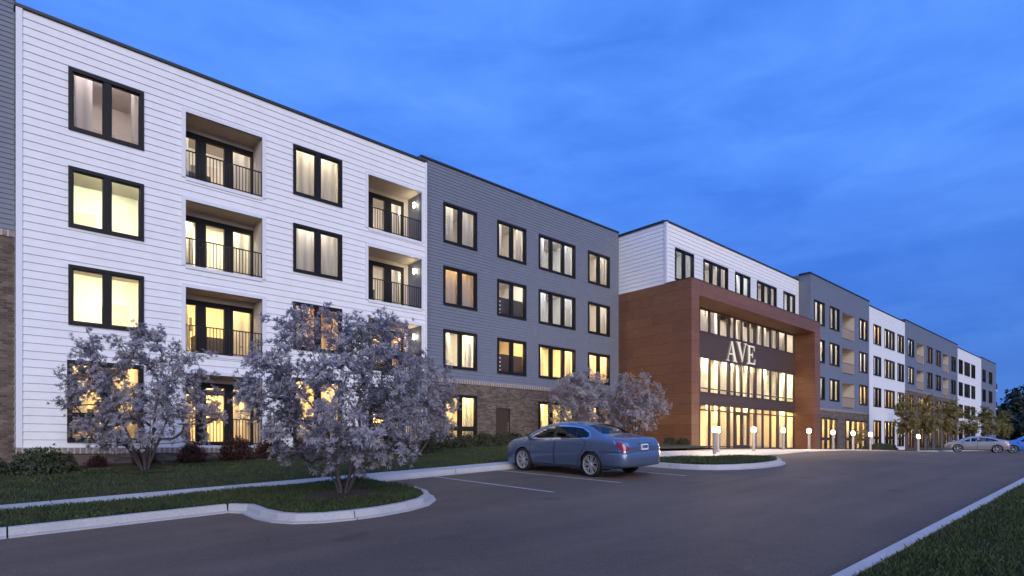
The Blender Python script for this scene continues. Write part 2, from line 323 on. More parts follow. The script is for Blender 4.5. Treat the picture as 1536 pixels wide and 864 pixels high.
# mulch: bed along the facade, rings round the trunks
def blob(cx, cy, rx, ry, n=26, j=.12, seed=1):
    r = random.Random(seed); return [(cx + rx * math.cos(2 * math.pi * i / n) * (1 + r.uniform(-j, j)), cy + ry * math.sin(2 * math.pi * i / n) * (1 + r.uniform(-j, j))) for i in range(n)]
bed = [(-20, 22.3), (1, 22.2), (4, 22.5), (8, 22.0), (12, 22.3), (16.5, 22.4), (20, 22.6), (24, 22.2), (29, 22.1), (31.05, 19.7), (31.05, 24.3), (-20, 24.3)]
sheet('mulch_bed', bed, .185, M['soil'], 1.0)
MRING = [(5.30, 10.95, .72, .62), (3.55, 19.6, .75, .6), (12.2, 18.8, .75, .6)]
for i, (cx, cy, rx, ry) in enumerate(MRING): sheet('mulch_ring', blob(cx, cy, rx, ry, seed=i), lambda x, y, cx=cx, cy=cy: .15 + .07 * max(0, 1 - math.hypot(x - cx, y - cy)), M['soil'], .3)

# ------------------------------------------------------------------ grass
def inside(px, py, poly):
    c = np.zeros(len(px), bool); n = len(poly)
    for i in range(n):
        x0, y0 = poly[i]; x1, y1 = poly[(i + 1) % n]
        if y0 == y1: continue
        m_ = ((y0 > py) != (y1 > py)) & (px < (x1 - x0) * (py - y0) / (y1 - y0) + x0); c ^= m_
    return c
def grass(name, poly, dens, hgt, wid, dz, seed, label, avoid=(), taper=None):
    r = np.random.default_rng(seed); xs = [p[0] for p in poly]; ys = [p[1] for p in poly]
    n = int(dens * (max(xs) - min(xs)) * (max(ys) - min(ys))); x = r.uniform(min(xs), max(xs), n); y = r.uniform(min(ys), max(ys), n)
    k = inside(x, y, poly)
    for cx, cy, rx, ry in avoid: k &= ((x - cx) / rx) ** 2 + ((y - cy) / ry) ** 2 > r.uniform(.7, 1.0, n)
    if taper is not None: k &= r.uniform(0, 1, n) < taper(x, y)
    x = x[k]; y = y[k]; n = len(x); z = np.array([h(a, b) for a, b in zip(x, y)]) + dz
    cl = .75 + .5 * (np.sin(x * 2.3 + seed) * np.sin(y * 2.9 + 1.3 * seed) * .5 + .5); H = hgt * r.uniform(.45, 1.25, n) * cl; a = r.uniform(0, 2 * np.pi, n); W = wid * r.uniform(.7, 1.3, n)
    la = r.uniform(0, 2 * np.pi, n); ln = H * r.uniform(.1, .75, n)
    v = np.zeros((n, 4, 3)); dx = np.cos(a) * W / 2; dy = np.sin(a) * W / 2
    v[:, 0] = np.stack([x - dx, y - dy, z - .01], 1); v[:, 1] = np.stack([x + dx, y + dy, z - .01], 1)
    mx = x + np.cos(la) * ln * .35; my = y + np.sin(la) * ln * .35
    v[:, 2] = np.stack([mx + dx * .8, my + dy * .8, z + H * .6], 1); v[:, 3] = np.stack([x + np.cos(la) * ln, y + np.sin(la) * ln, z + H], 1)
    me = bpy.data.meshes.new(name); b = np.arange(n)[:, None] * 4
    f = np.concatenate([b + np.array([[0, 1, 2]]), b + np.array([[0, 2, 3]])], 0)
    me.from_pydata(v.reshape(-1, 3), [], f); me.materials.append(M['blade']); me.update()
    return tag(link(name, me), label, 'grass', kind='stuff')
grass('grass', [(5.6, -.6), (22, -.6), (22, 2.03), (5.6, 2.03)], 2600, .062, .0075, .10, 3, 'dark lawn grass beside the straight kerb on the near side of the lot')
grass('grass', [(22, -1), (60, -1), (60, 2.03), (22, 2.03)], 150, .09, .02, .10, 4, 'lawn grass continuing along the straight kerb far down the lot')
penpoly = [(3.2, 13.45)] + inner[1:] + [(7.05, 13.45)]
grass('grass', penpoly, 2400, .07, .009, .125, 5, 'dark grass on the kerbed island around the nearest magnolia', [MRING[0]])
grass('grass', [(-4, 11.47), (3.4, 11.53), (3.4, 13.48), (-4, 13.48)], 1800, .07, .010, .125, 6, 'narrow grass strip between the left kerb and the sidewalk')
grass('grass', [(-6, 14.45), (16, 14.45), (31, 14.6), (31, 19.7), (29, 22.05), (24, 22.1), (20, 22.5), (16.5, 22.3), (12, 22.2), (8, 21.9), (4, 22.4), (1, 22.1), (-6, 22.2)], 520, .065, .013, .135, 8, 'lawn grass between the sidewalk and the planting bed of the building', MRING[1:], lambda x, y: np.where((x > 16) & (y < 14.4 + np.maximum(0, (x - 20)) * .5), 0, 1))
grass('grass', [(15.75, 12.4)] + inner2[1:] + PEN2B, 900, .09, .014, .125, 9, 'grass on the kerbed island behind the blue sedan', [])

# ------------------------------------------------------------------ the apartment building
BLD = thing('apartment_building', 'long four storey apartment building with white and gray siding and a wood clad entrance', 'apartment building', BLDLOC)
def free(u0, u1, ivs):
    out = []; a = u0
    for s, e in sorted(ivs):
        if s > a: out.append((a, min(s, u1)))
        a = max(a, e)
    if a < u1: out.append((a, u1))
    return [(p, q) for p, q in out if q - p > 1e-4]
def lap_wall(mb, fr, u0, u1, z0, z1, opens, e, d, m):
    n = max(1, round((z1 - z0) / e)); e = (z1 - z0) / n
    for k in range(n):
        a = z0 + k * e; b = a + e
        zs = sorted({a, b} | {z for o in opens for z in (o[2], o[3]) if a < z < b})
        for lo, hi in zip(zs, zs[1:]):
            iv = [(o[0], o[1]) for o in opens if o[2] < hi - 1e-5 and o[3] > lo + 1e-5]
            for p, q in free(u0, u1, iv):
                nl = d * (1 - (lo - a) / e) + .004; nh = d * (1 - (hi - a) / e) + .004
                mb.face([P(fr, p, nl, lo), P(fr, q, nl, lo), P(fr, q, nh, hi), P(fr, p, nh, hi)], m)
                if lo == a: mb.face([P(fr, p, -.006, lo), P(fr, q, -.006, lo), P(fr, q, nl, lo), P(fr, p, nl, lo)], m)
def flat_wall(mb, fr, u0, u1, z0, z1, opens, m, n=0):
    zs = sorted({z0, z1} | {z for o in opens for z in (o[2], o[3]) if z0 < z < z1})
    for lo, hi in zip(zs, zs[1:]):
        for p, q in free(u0, u1, [(o[0], o[1]) for o in opens if o[2] < hi - 1e-5 and o[3] > lo + 1e-5]):
            mb.face([P(fr, p, n, lo), P(fr, q, n, lo), P(fr, q, n, hi), P(fr, p, n, hi)], m)
def soldier(mb, fr, u0, u1, z, hh=.2, step=.16):
    mb.fbox(fr, u0, u1, 0.0, .03, z - hh, z, M['mortar']); u = u0 + .02
    while u < u1 - .1: mb.fbox(fr, u, u + step * .62, .028, .055, z - hh + .015, z - .012, M['soldier']); u += step
def curtain(mb, fr, u0, u1, n, z0, z1, m, amp=.028, step=.035):
    k = max(3, int((u1 - u0) / step)); us = [u0 + (u1 - u0) * i / k for i in range(k + 1)]; ph = rng.uniform(0, 6)
    ns = [n + amp * math.sin(i * .75 + ph + .8 * math.sin(i * .23)) for i in range(k + 1)]; vs = []
    for u, q in zip(us, ns): vs += [P(fr, u, q, z0), P(fr, u, q, z1)]
    mb.mesh(vs, [(2 * i, 2 * i + 2, 2 * i + 3, 2 * i + 1) for i in range(k)], m)
def drape(par, fr, u0, u1, n, z0, z1):
    mb = MB(); curtain(mb, fr, u0, u1, n, z0, z1, M['curtain']); return mb.build('curtain', par, smooth=True)
def room(fr, u0, u1, z0, z1, depth, color, parent, n0=-.16, side=.35, cab=False, up=.35, down=.7):
    mb = MB(); a, b, lo, hi = u0 - side, u1 + side, z0 - down, z1 + up; nb = n0 - depth
    q = lambda *p: [P(fr, *x) for x in p]
    mb.face(q((a, nb, lo), (b, nb, lo), (b, nb, hi), (a, nb, hi)), M['room'])
    for u in (a, b): mb.face(q((u, n0, lo), (u, nb, lo), (u, nb, hi), (u, n0, hi)), M['room'])
    mb.face(q((a, n0, hi), (b, n0, hi), (b, nb, hi), (a, nb, hi)), M['room']); mb.face(q((a, n0, lo), (b, n0, lo), (b, nb, lo), (a, nb, lo)), M['rfloor'])
    # wall round the window opening, seen from inside
    flat_wall(mb, fr, a, b, lo, hi, [(u0 + .03, u1 - .03, z0 + .03, z1 - .03)], M['room'], n0)
    uc = (u0 + u1) / 2 + rng.uniform(-.15, .15)
    mb.fbox(fr, uc - (u1 - u0) * .36, uc + (u1 - u0) * .36, n0 - .62, n0 - .44, hi - .07, hi - .02, M['lamp'])
    if rng.random() < .6:
        du = rng.uniform(a + .3, b - 1.1); mb.fbox(fr, du, du + .85, nb, nb + .05, lo + .01, lo + 2.1, M['trim']); mb.fbox(fr, du + .06, du + .79, nb + .05, nb + .055, lo + .1, lo + 2.04, M['beige'])
    if rng.random() < .6:
        du = rng.uniform(a + .3, b - 1.0); mb.fbox(fr, du, du + rng.uniform(.4, .8), nb, nb + .04, lo + 1.35, lo + 1.9, M['cab'])
    if rng.random() < .5:
        du = rng.uniform(a + .1, b - 1.3); mb.fbox(fr, du, du + 1.2, n0 - 1.3, n0 - .7, lo, lo + rng.uniform(.7, 1.1), M['cab'])
    if cab:
        mb.fbox(fr, a + .05, b - .05, n0 - .95, n0 - .45, lo, z0 + (z1 - z0) * .62, M['cab'])
        for i in range(4): mb.fbox(fr, u0 + .3, u0 + .75, n0 - .44, n0 - .42, z0 + .25 + i * .22, z0 + .33 + i * .22, M['room'])
    return mb.build('room', parent, col=color)
WARM = (1, .66, .27); YEL = (1, .72, .29); GRN = (.93, 1, .72); CRM = (1, .86, .62); PNK = (.95, .80, .85); ORG = (1, .58, .24); BLU = (.80, .88, 1)
def lit(c, a): return (*c, a)
def window(fr, u0, u1, z0, z1, color, panes=2, transom=None, cur=None, cab=False, depth=2.4, m='dark', furnish=True, mull=.19, parent=None, border=.11):
    mb = MB(); D = M[m]; g = MB(); b = border; uo0, uo1, zo0, zo1 = u0 - .015, u1 + .015, z0 - .015, z1 + .015
    mb.fbox(fr, uo0, uo1, -.15, .065, zo1 - b, zo1, D); mb.fbox(fr, uo0, uo1, -.15, .075, zo0, zo0 + b, D)
    mb.fbox(fr, uo0, uo0 + b, -.15, .062, zo0 + b, zo1 - b, D); mb.fbox(fr, uo1 - b, uo1, -.15, .062, zo0 + b, zo1 - b, D)
    iw = (uo1 - uo0 - 2 * b - (panes - 1) * mull) / panes; cells = []
    for i in range(panes):
        a = uo0 + b + i * (iw + mull); cells.append((a, a + iw))
        if i < panes - 1: mb.fbox(fr, a + iw, a + iw + mull, -.15, .05, zo0 + b, zo1 - b, D)
    rows = [(zo0 + b, zo1 - b)]
    if transom: rows = [(zo0 + b, transom - .08), (transom + .08, zo1 - b)]
    for a, c in cells:
        if transom: mb.fbox(fr, a, c, -.15, .048, transom - .08, transom + .08, D)
        for lo, hi in rows:
            for (p, q, r_, s) in ((a, a + .035, lo, hi), (c - .035, c, lo, hi), (a + .035, c - .035, lo, lo + .035), (a + .035, c - .035, hi - .035, hi)): mb.fbox(fr, p, q, -.09, .0, r_, s, D)
            g.quad(fr, a + .03, c - .03, -.045, lo + .03, hi - .03, M['glass'])
    w = mb.build('window', parent or BLD); g.build('pane', w)
    if furnish:
        room(fr, u0, u1, z0, z1, depth, color, w, cab=cab)
        cur = rng.choice(['side', 'side', 'full', 'half', 'none', 'left']) if cur is None else cur
        W = u1 - u0
        if cur == 'full': drape(w, fr, u0 + .05, u1 - .05, -.30, z0 - .2, z1 + .12)
        if cur in ('side', 'left', 'half'):
            k = {'side': .24, 'left': .45, 'half': .34}[cur] * rng.uniform(.75, 1.2); drape(w, fr, u0 + .04, u0 + k * W, -.30, z0 - .2, z1 + .12)
            if cur != 'left': k = .26 * rng.uniform(.5, 1.3); drape(w, fr, u1 - k * W, u1 - .04, -.30, z0 - .2, z1 + .12)
    return w
def railing(fr, u0, u1, zf, n, parent, m='dark', hh=1.0, solid=None):
    mb = MB(); D = M[m]
    mb.fbox(fr, u0, u1, n - .02, n + .02, zf + hh - .035, zf + hh, D); mb.fbox(fr, u0, u1, n - .015, n + .015, zf + .06, zf + .09, D)
    if solid: mb.fbox(fr, u0 + .03, u1 - .03, n - .008, n + .008, zf + .09, zf + hh - .04, solid)
    else:
        k = max(2, round((u1 - u0) / .118))
        for i in range(k + 1):
            u = u0 + .012 + (u1 - u0 - .024) * i / k; mb.fbox(fr, u - .011, u + .011, n - .010, n + .010, zf + .09, zf + hh - .036, D)
    return mb.build('railing', parent)
def balcony(fr, u0, u1, z0, z1, color, panes, depth=1.0, frame=True, solid=None, lamp=False, rail=True, transom=None, doorz=None, right=.3):
    """recessed balcony: walls, tan ceiling, dark glazed door unit, railing across the front"""
    mb = MB(); q = lambda *p: [P(fr, *x) for x in p]; d = -depth; W = M['beige']; t = doorz or (z1 - .22)
    flat_wall(mb, fr, u0, u1, z0, z1, [(panes[0][0] - .02, panes[-1][1] + .02, z0, t)], W, d)
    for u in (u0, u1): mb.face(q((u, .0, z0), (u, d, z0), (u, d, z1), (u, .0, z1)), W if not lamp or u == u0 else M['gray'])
    mb.face(q((u0, 0, z1), (u1, 0, z1), (u1, d, z1), (u0, d, z1)), M['soffit']); mb.face(q((u0, 0, z0), (u1, 0, z0), (u1, d, z0), (u0, d, z0)), M['conc'])
    if frame:
        T = M['trim']; w = .13
        mb.fbox(fr, u0 - w, u0, -.05, .055, z0 - .02, z1 + w, T); mb.fbox(fr, u1, u1 + w, -.05, .055, z0 - .02, z1 + w, T); mb.fbox(fr, u0, u1, -.05, .057, z1, z1 + w, T); mb.fbox(fr, u0, u1, -.05, .053, z0 - .12, z0, T)
    o = mb.build('balcony', BLD)
    fm = MB(); D = M['dark']; g = MB(); a, b = panes[0][0], panes[-1][1]; gt = t - .17
    fm.fbox(fr, a - .02, b + .08, d - .08, d + .05, gt, t + .02, D); e = a - .02
    for p, r_ in panes:
        fm.fbox(fr, e, p, d - .08, d + .045, z0, gt, D); fm.fbox(fr, p, r_, d - .08, d + .04, z0, z0 + .14, D); lo = z0 + .14
        if transom: fm.fbox(fr, p, r_, d - .08, d + .04, transom - .1, transom + .1, D); g.quad(fr, p, r_, d - .03, transom + .1, gt, M['glass']); hi = transom - .1
        else: hi = gt
        g.quad(fr, p, r_, d - .03, lo, hi, M['glass']); e = r_
    fm.fbox(fr, e, b + .08, d - .08, d + .045, z0, gt, D)
    do = fm.build('balcony_door', o); g.build('pane', o)
    fr2 = (fr[0] - fr[4] * depth, fr[1] - fr[5] * depth, *fr[2:])
    color = (*color[:3], color[3] * 1.7); room(fr2, a - .02, b + .02, z0 + .05, t, 2.2, color, o, n0=-.1, side=.2, down=.05, up=.48)
    drape(o, fr2, panes[0][0], panes[0][0] + (panes[0][1] - panes[0][0]) * rng.uniform(.5, 1), -.25, z0, t)
    if rng.random() < .7: drape(o, fr2, panes[-1][0] - .1, panes[-1][1] + .05, -.25, z0, t)
    if rail: railing(fr, u0 + .005, u1 - .005, z0, -.03, o, solid=solid)
    if lamp:
        l = MB(); y0 = -depth * .45; l.fbox(fr, u1 - .05, u1 - .002, y0 - .05, y0 + .05, z1 - .62, z1 - .30, M['steel']); l.fbox(fr, u1 - .10, u1 - .05, y0 - .045, y0 + .045, z1 - .56, z1 - .34, M['wlamp']); l.build('wall_lamp', o)
    return o
def cap(fr, u0, u1, z, parent, back=.35):
    mb = MB(); mb.fbox(fr, u0, u1, -back, .075, z - .03, z + .06, M['cap']); return mb.build('parapet_cap', parent)
def shell(x0, x1, yf, z1, m, parent_name='rear_wall', yb=40, zb=-.9, sides=True):
    """roof, back and flank walls that close the block"""
    mb = MB(); mb.face([(x0, yf + .3, z1 - .35), (x1, yf + .3, z1 - .35), (x1, yb, z1 - .35), (x0, yb, z1 - .35)], M['roof'])
    mb.face([(x0, yf + .02, z1 - .002), (x1, yf + .02, z1 - .002), (x1, yf + .3, z1 - .002), (x0, yf + .3, z1 - .002)], M['roof']); mb.face([(x0, yf + .3, z1 - .35), (x1, yf + .3, z1 - .35), (x1, yf + .3, z1), (x0, yf + .3, z1)], M['roof'])
    mb.build('roof', BLD)
    w = MB(); w.face([(x0, yb, zb), (x1, yb, zb), (x1, yb, z1), (x0, yb, z1)], m)
    if sides:
        for x in (x0 + .003, x1 - .003): w.face([(x, yf + .05, zb), (x, yb, zb), (x, yb, z1), (x, yf + .05, z1)], m)
    w.build('rear_wall', BLD)
ROWS = [(10.12, 12.08), (7.0, 8.92), (3.88, 5.77)]          # sill and head of the upper windows
GROUND = (.17, 2.6)

# ---- first white block, X .9 to 15.7
FW = front(23.5)
wins = []; bals = []
W_A = [(2.1, 4.15, *r) for r in ROWS]; W_B = [(9.34, 11.41, *r) for r in ROWS]
B_A = [(5.45, 8.12, z0, z1) for z0, z1 in ((9.6, 11.92), (6.46, 8.78), (3.34, 5.66), (.0, 2.58))]; B_B = [(12.65, 15.43, z0, z1) for z0, z1 in ((9.57, 11.9), (6.42, 8.75), (3.3, 5.62), (.0, 2.58))]
G_A = (2.07, 4.14, .11, 2.72); G_B = (9.34, 11.41, .11, 2.72)
op = W_A + W_B + B_A + B_B + [G_A, G_B]
mb = MB(); lap_wall(mb, FW, .96, 15.62, -.07, 13.38, op, .2475, .028, M['white']); wl = mb.build('siding_wall', BLD)
mb = MB(); mb.fbox(FW, .80, .96, -.12, .05, -.07, 13.38, M['trim']); mb.build('corner_board', wl)
mb = MB(); mb.fbox(FW, 15.62, 15.72, -.12, .05, -.07, 13.44, M['trim']); mb.build('corner_board', wl)
mb = MB(); lap_wall(mb, west(.80), 23.45, 24.3, -.07, 13.38, [], .2475, .02, M['white']); mb.build('siding_return', wl)
cap(FW, .76, 15.74, 13.42, wl)
mb = MB(); flat_wall(mb, FW, .80, 15.70, -1.6, -.27, [], M['brick']); mb.face([(15.70, 23.5, -1.6), (15.70, 24.1, -1.6), (15.70, 24.1, -.07), (15.70, 23.5, -.07)], M['brick']); mb.face([(.8, 23.5, -1.6), (.8, 24.1, -1.6), (.8, 24.1, -.07), (.8, 23.5, -.07)], M['brick']); soldier(mb, FW, .80, 15.72, -.07); mb.build('brick_base', BLD)
shell(.8, 15.7, 23.5, 13.42, M['white'])
for (u0, u1, z0, z1), c, cu in zip(W_A, (lit(PNK, .13), lit(GRN, .80), lit((1, .95, .62), 1.0)), ('half', 'none', 'none')): window(FW, u0, u1, z0, z1, c, cur=cu)
for (u0, u1, z0, z1), c, cu in zip(W_B, (lit(CRM, .22), lit((1, .9, .8), .16), lit(ORG, .26)), ('full', 'full', 'left')): window(FW, u0, u1, z0, z1, c, cur=cu)
window(FW, *G_A, lit((1, .66, .24), .75), transom=.94, cur='side'); window(FW, *G_B, lit((1, .66, .24), .75), transom=.94, cur='side')
PA = [(5.6, 6.03), (6.38, 7.03), (7.35, 8.03)]; PB = [(12.95, 13.2), (13.51, 14.12), (14.48, 15.08)]
for (u0, u1, z0, z1), c in zip(B_A, (lit((1, .9, .8), .14), lit((1, .95, .66), .45), lit(YEL, .36), lit((1, .66, .24), .75))): balcony(FW, u0, u1, z0, z1, c, PA, transom=2.02 if z0 < 1 else None)
for (u0, u1, z0, z1), c in zip(B_B, (lit((1, .9, .8), .13), lit((1, .9, .8), .13), lit(ORG, .40), lit(YEL, .9))): balcony(FW, u0, u1, z0, z1, c, PB, depth=1.15, lamp=z0 > 1, transom=2.02 if z0 < 1 else None)

# ---- gray block at the left edge
FL = front(24.05)
mb = MB(); lap_wall(mb, FL, -16, .82, 6.7, 13.9, [], .157, .022, M['gray']); wl = mb.build('siding_wall', BLD); cap(FL, -16, .82, 13.92, wl)
mb = MB(); flat_wall(mb, FL, -16, .82, -1.8, 6.5, [], M['brick']); soldier(mb, FL, -16, .80, 6.68); mb.build('brick_wall', BLD); shell(-16, .78, 24.05, 13.92, M['gray'])

# ---- gray block between the white block and the entrance, X 15.7 to 31.1
FG = front(24.05); op = []
GW = [(17.08, 19.18, 2), (20.6, 22.7, 2), (23.72, 26.8, 3), (28.01, 30.1, 2)]
for a, b, n in GW: op += [(a, b, *r) for r in ROWS]
mb = MB(); lap_wall(mb, FG, 15.7, 31.08, 3.34, 13.9, op, .157, .022, M['gray']); wl = mb.build('siding_wall', BLD); cap(FG, 15.74, 31.06, 13.92, wl)
gop = [(17.08, 19.18, .2, 2.56), (20.52, 21.53, -.1, 2.02), (23.72, 26.8, .2, 2.5), (28.0, 30.1, .2, 2.5)]
mb = MB(); flat_wall(mb, FG, 15.7, 31.08, -1.2, 3.14, gop, M['brick']); soldier(mb, FG, 15.7, 31.06, 3.34); mb.build('brick_wall', BLD); shell(15.75, 31.05, 24.05, 13.92, M['gray'])
NEU = (1, .91, .82)
GC = [[(NEU, .13, 'half'), (ORG, .10, 'full'), (CRM, .75, 'half')], [(NEU, .18, 'side'), (NEU, .30, 'none'), (WARM, .5, 'none')], [(BLU, .24, 'side'), (BLU, .22, 'side'), (YEL, .85, 'side')], [(NEU, .18, 'side'), (NEU, .22, 'side'), (ORG, .75, 'left')]]
for ci, (a, b, n) in enumerate(GW):
    for ri, r in enumerate(ROWS):
        c = GC[ci][ri]; window(FG, a, b, *r, lit(c[0], c[1]), panes=n, cur=c[2], cab=(ci == 1 and ri > 0), mull=.17)
window(FG, *gop[0], lit(YEL, .9), transom=.85, cur='side'); window(FG, *gop[2], lit(YEL, .9), panes=3, transom=.85, cur='side'); window(FG, *gop[3], lit(WARM, .6), transom=.85, cur='half')
mb = MB(); mb.fbox(FG, 20.52, 21.53, -.08, -.02, -.1, 2.02, M['brown'])
for a, b, c, d_ in ((20.52, 20.58, -.1, 2.02), (21.47, 21.53, -.1, 2.02), (20.58, 21.47, 1.96, 2.02)): mb.fbox(FG, a, b, -.1, .02, c, d_, M['brown'])
do = mb.build('service_door', BLD); mb = MB(); mb.tube([P(FG, 21.36, .03, .75), P(FG, 21.36, .03, 1.25)], .014, M['steel']); mb.fbox(FG, 21.35, 21.37, -.02, .03, .78, .80, M['steel']); mb.fbox(FG, 21.35, 21.37, -.02, .03, 1.2, 1.22, M['steel']); mb.build('handle', do)

# ---- white block over the entrance, X 31.1 to 50.4
FM = front(20.45); MW = [(32.03, 34.17, 2), (35.38, 38.6, 3), (39.65, 41.87, 2), (42.97, 46.21, 3), (47.5, 49.65, 2)]
op = [(a, b, 10.3, 12.28) for a, b, n in MW]
mb = MB(); lap_wall(mb, FM, 31.2, 50.42, 9.86, 13.66, op, .2475, .028, M['white']); wl = mb.build('siding_wall', BLD); cap(FM, 31.05, 50.4, 13.68, wl)
mb = MB(); lap_wall(mb, west(31.12), 20.5, 24.1, 9.88, 13.66, [], .2475, .025, M['white']); mb.build('siding_return', wl)
mb = MB(); mb.box(31.06, 31.21, 20.39, 20.56, 9.9, 13.66, M['trim']); mb.build('corner_board', wl); mb = MB(); mb.box(31.02, 31.4, 20.55, 24.05, 13.66, 13.78, M['cap']); mb.build('parapet_cap', wl)
shell(31.16, 50.4, 20.45, 13.68, M['white'], zb=9.8)
for i, (a, b, n) in enumerate(MW): window(FM, a, b, 10.3, 12.28, lit((1, .91, .82) if i % 2 else BLU, .15 + .05 * (i % 3)), panes=n, mull=.17, cur=['half', 'side', 'left', 'side', 'half'][i])

# ---- wood clad entrance portico
WD = M['wood']; mb = MB()
mb.box(31.06, 31.93, 18.7, 20.3, -.8, 8.98, WD); mb.box(49.25, 50.3, 18.7, 20.3, -.8, 8.98, WD); mb.box(31.06, 50.3, 18.7, 20.40, 8.98, 9.87, WD)
mb.box(31.061, 31.2, 20.3, 24.04, -.8, 9.868, WD); mb.box(50.1, 50.299, 20.3, 24.0, -.8, 8.98, WD)
for x in (31.04,): mb.box(x, 50.32, 18.68, 18.95, 9.87, 9.91, M['brown'])
mb.box(31.04, 31.3, 18.95, 20.38, 9.87, 9.91, M['brown'])
por = mb.build('entrance_portico', BLD); FP = front(20.3)
XS = [31.93, 33.3, 34.66, 35.95, 37.2, 38.5, 39.36, 40.38, 41.42, 42.42, 43.65, 44.95, 46.2, 47.7, 49.25]
mb = MB(); g = MB(); D = M['brown']
for i, x in enumerate(XS):
    w = .13 if x in (38.5, 42.42, 46.2) else .045
    for lo, hi in ((-.25, 2.68), (3.45, 5.78), (7.42, 8.96)): mb.fbox(FP, x - w, x + w, -.10, .05, lo, hi, D)
for lo, hi in ((-.28, -.18), (2.28, 2.36), (2.66, 2.74), (3.42, 3.5), (3.72, 3.78), (5.72, 5.80), (7.40, 7.47), (8.90, 8.98)): mb.fbox(FP, 31.93, 49.25, -.11, .045, lo, hi, D)
for a, b in zip(XS, XS[1:]):
    for lo, hi in ((-.18, 2.28), (2.36, 2.66), (3.5, 3.72), (3.78, 5.72), (7.47, 8.90)):
        if lo == -.18 and a in (39.36, 40.38): continue
        g.quad(FP, a + .03, b - .03, -.045, lo, hi, M['glass'])
mb.build('mullion', por); g.build('pane', por)
mb = MB(); mb.fbox(FP, 31.93, 49.25, -.12, .03, 5.8, 7.40, M['panel']); mb.fbox(FP, 31.93, 49.25, -.12, .02, 2.74, 3.42, M['panel']); mb.build('spandrel_panel', por)
mb = MB(); 
for a, b in ((39.40, 40.37), (40.39, 41.38)):
    for p, q, lo, hi in ((a, a + .12, -.2, 2.28), (b - .12, b, -.2, 2.28), (a + .12, b - .12, -.2, .02), (a + .12, b - .12, 2.14, 2.28)): mb.fbox(FP, p, q, -.10, .06, lo, hi, D)
    mb.quad(FP, a + .12, b - .12, -.045, .02, 2.14, M['glass'])
mb.tube([P(FP, 40.27, .12, .6), P(FP, 40.27, .12, 1.5)], .015, M['steel']); mb.tube([P(FP, 40.49, .12, .6), P(FP, 40.49, .12, 1.5)], .015, M['steel'])
mb.build('entrance_door', por)
def lobby(z0, z1, depth, c, nl):
    mb = MB(); fr = FP; a, b, n0, nb = 31.95, 49.23, -.13, -.13 - depth; q = lambda *p: [P(fr, *x) for x in p]
    mb.face(q((a, nb, z0), (b, nb, z0), (b, nb, z1), (a, nb, z1)), M['room']); mb.face(q((a, n0, z1), (b, n0, z1), (b, nb, z1), (a, nb, z1)), M['room']); mb.face(q((a, n0, z0), (b, n0, z0), (b, nb, z0), (a, nb, z0)), M['rfloor'])
    for u in (a, b): mb.face(q((u, n0, z0), (u, nb, z0), (u, nb, z1), (u, n0, z1)), M['room'])
    for i in range(nl):
        u = a + (b - a) * (i + .5) / nl; mb.fbox(fr, u - .45, u + .45, -.62, -.44, z1 - .06, z1 - .02, M['hall'])
    for i, u in enumerate((35.0, 38.7, 42.6, 46.0)): mb.fbox(fr, u - .2, u + .2, -1.5, -1.1, z0, z1, M['room'])
    mb.build('lobby', por, col=c)
    k = 0
    for p, r_ in zip(XS, XS[1:]):
        k += 1; w = r_ - p; t = rng.random()
        if t < .35: drape(por, fr, p + .06, p + w * rng.uniform(.4, .6), -.32, z0, z1 - .02)
        elif t < .7: drape(por, fr, p + w * rng.uniform(.4, .6), r_ - .05, -.32, z0, z1 - .02)
        elif t < .85: drape(por, fr, p + .05, r_ - .05, -.32, z0, z1 - .02)
lobby(-.22, 2.95, 3.0, lit((1, .66, .24), .75), 6); lobby(3.2, 5.95, 3.0, lit((1, .84, .48), .75), 6); lobby(7.2, 9.6, 2.5, lit((1, .9, .76), .30), 6)
mb = MB(); mb.fbox(FP, 31.93, 49.25, -3.2, -.12, 2.96, 3.19, M['panel']); mb.fbox(FP, 31.93, 49.25, -3.2, -.12, 5.96, 7.19, M['panel']); mb.box(31.2, 50.1, 23.6, 23.7, -.5, 9.8, M['panel']); mb.build('floor_slab', por)

# ---- sign: AVE in raised serif letters
SIGN = thing('building_sign', 'raised white serif letters reading AVE on the dark band above the entrance', 'sign', (39.85, 20.12, 5.72))
def letter(polys, x0):
    mb = MB()
    for pl in polys:
        n = len(pl); f = [((x0 + x - 39.85) * .94, .03, z * .94 + .16) for x, z in pl]; bk = [(q[0], .148, q[2]) for q in f]
        mb.face(f, M['sign'])
        for i in range(n): j = (i + 1) % n; mb.face([f[i], bk[i], bk[j], f[j]], M['letter'])
    return mb.build('letter', SIGN)
Hh = 1.42
letter([[(.12, .0), (.20, .0), (.74, 1.30), (.70, Hh)], [(.62, Hh), (.86, Hh), (1.44, .0), (1.02, .0)], [(.33, .42), (.97, .42), (.95, .52), (.37, .52)], [(-.04, 0), (.38, 0), (.38, -.07), (-.04, -.07)], [(.92, 0), (1.58, 0), (1.58, -.07), (.92, -.07)]], 37.85)
letter([[(.10, Hh), (.52, Hh), (1.0, .20), (.86, 0)], [(.82, .0), (.90, .0), (1.46, Hh), (1.34, Hh)], [(-.02, Hh), (.64, Hh), (.64, Hh + .07), (-.02, Hh + .07)], [(1.20, Hh), (1.62, Hh), (1.62, Hh + .07), (1.20, Hh + .07)]], 39.30)
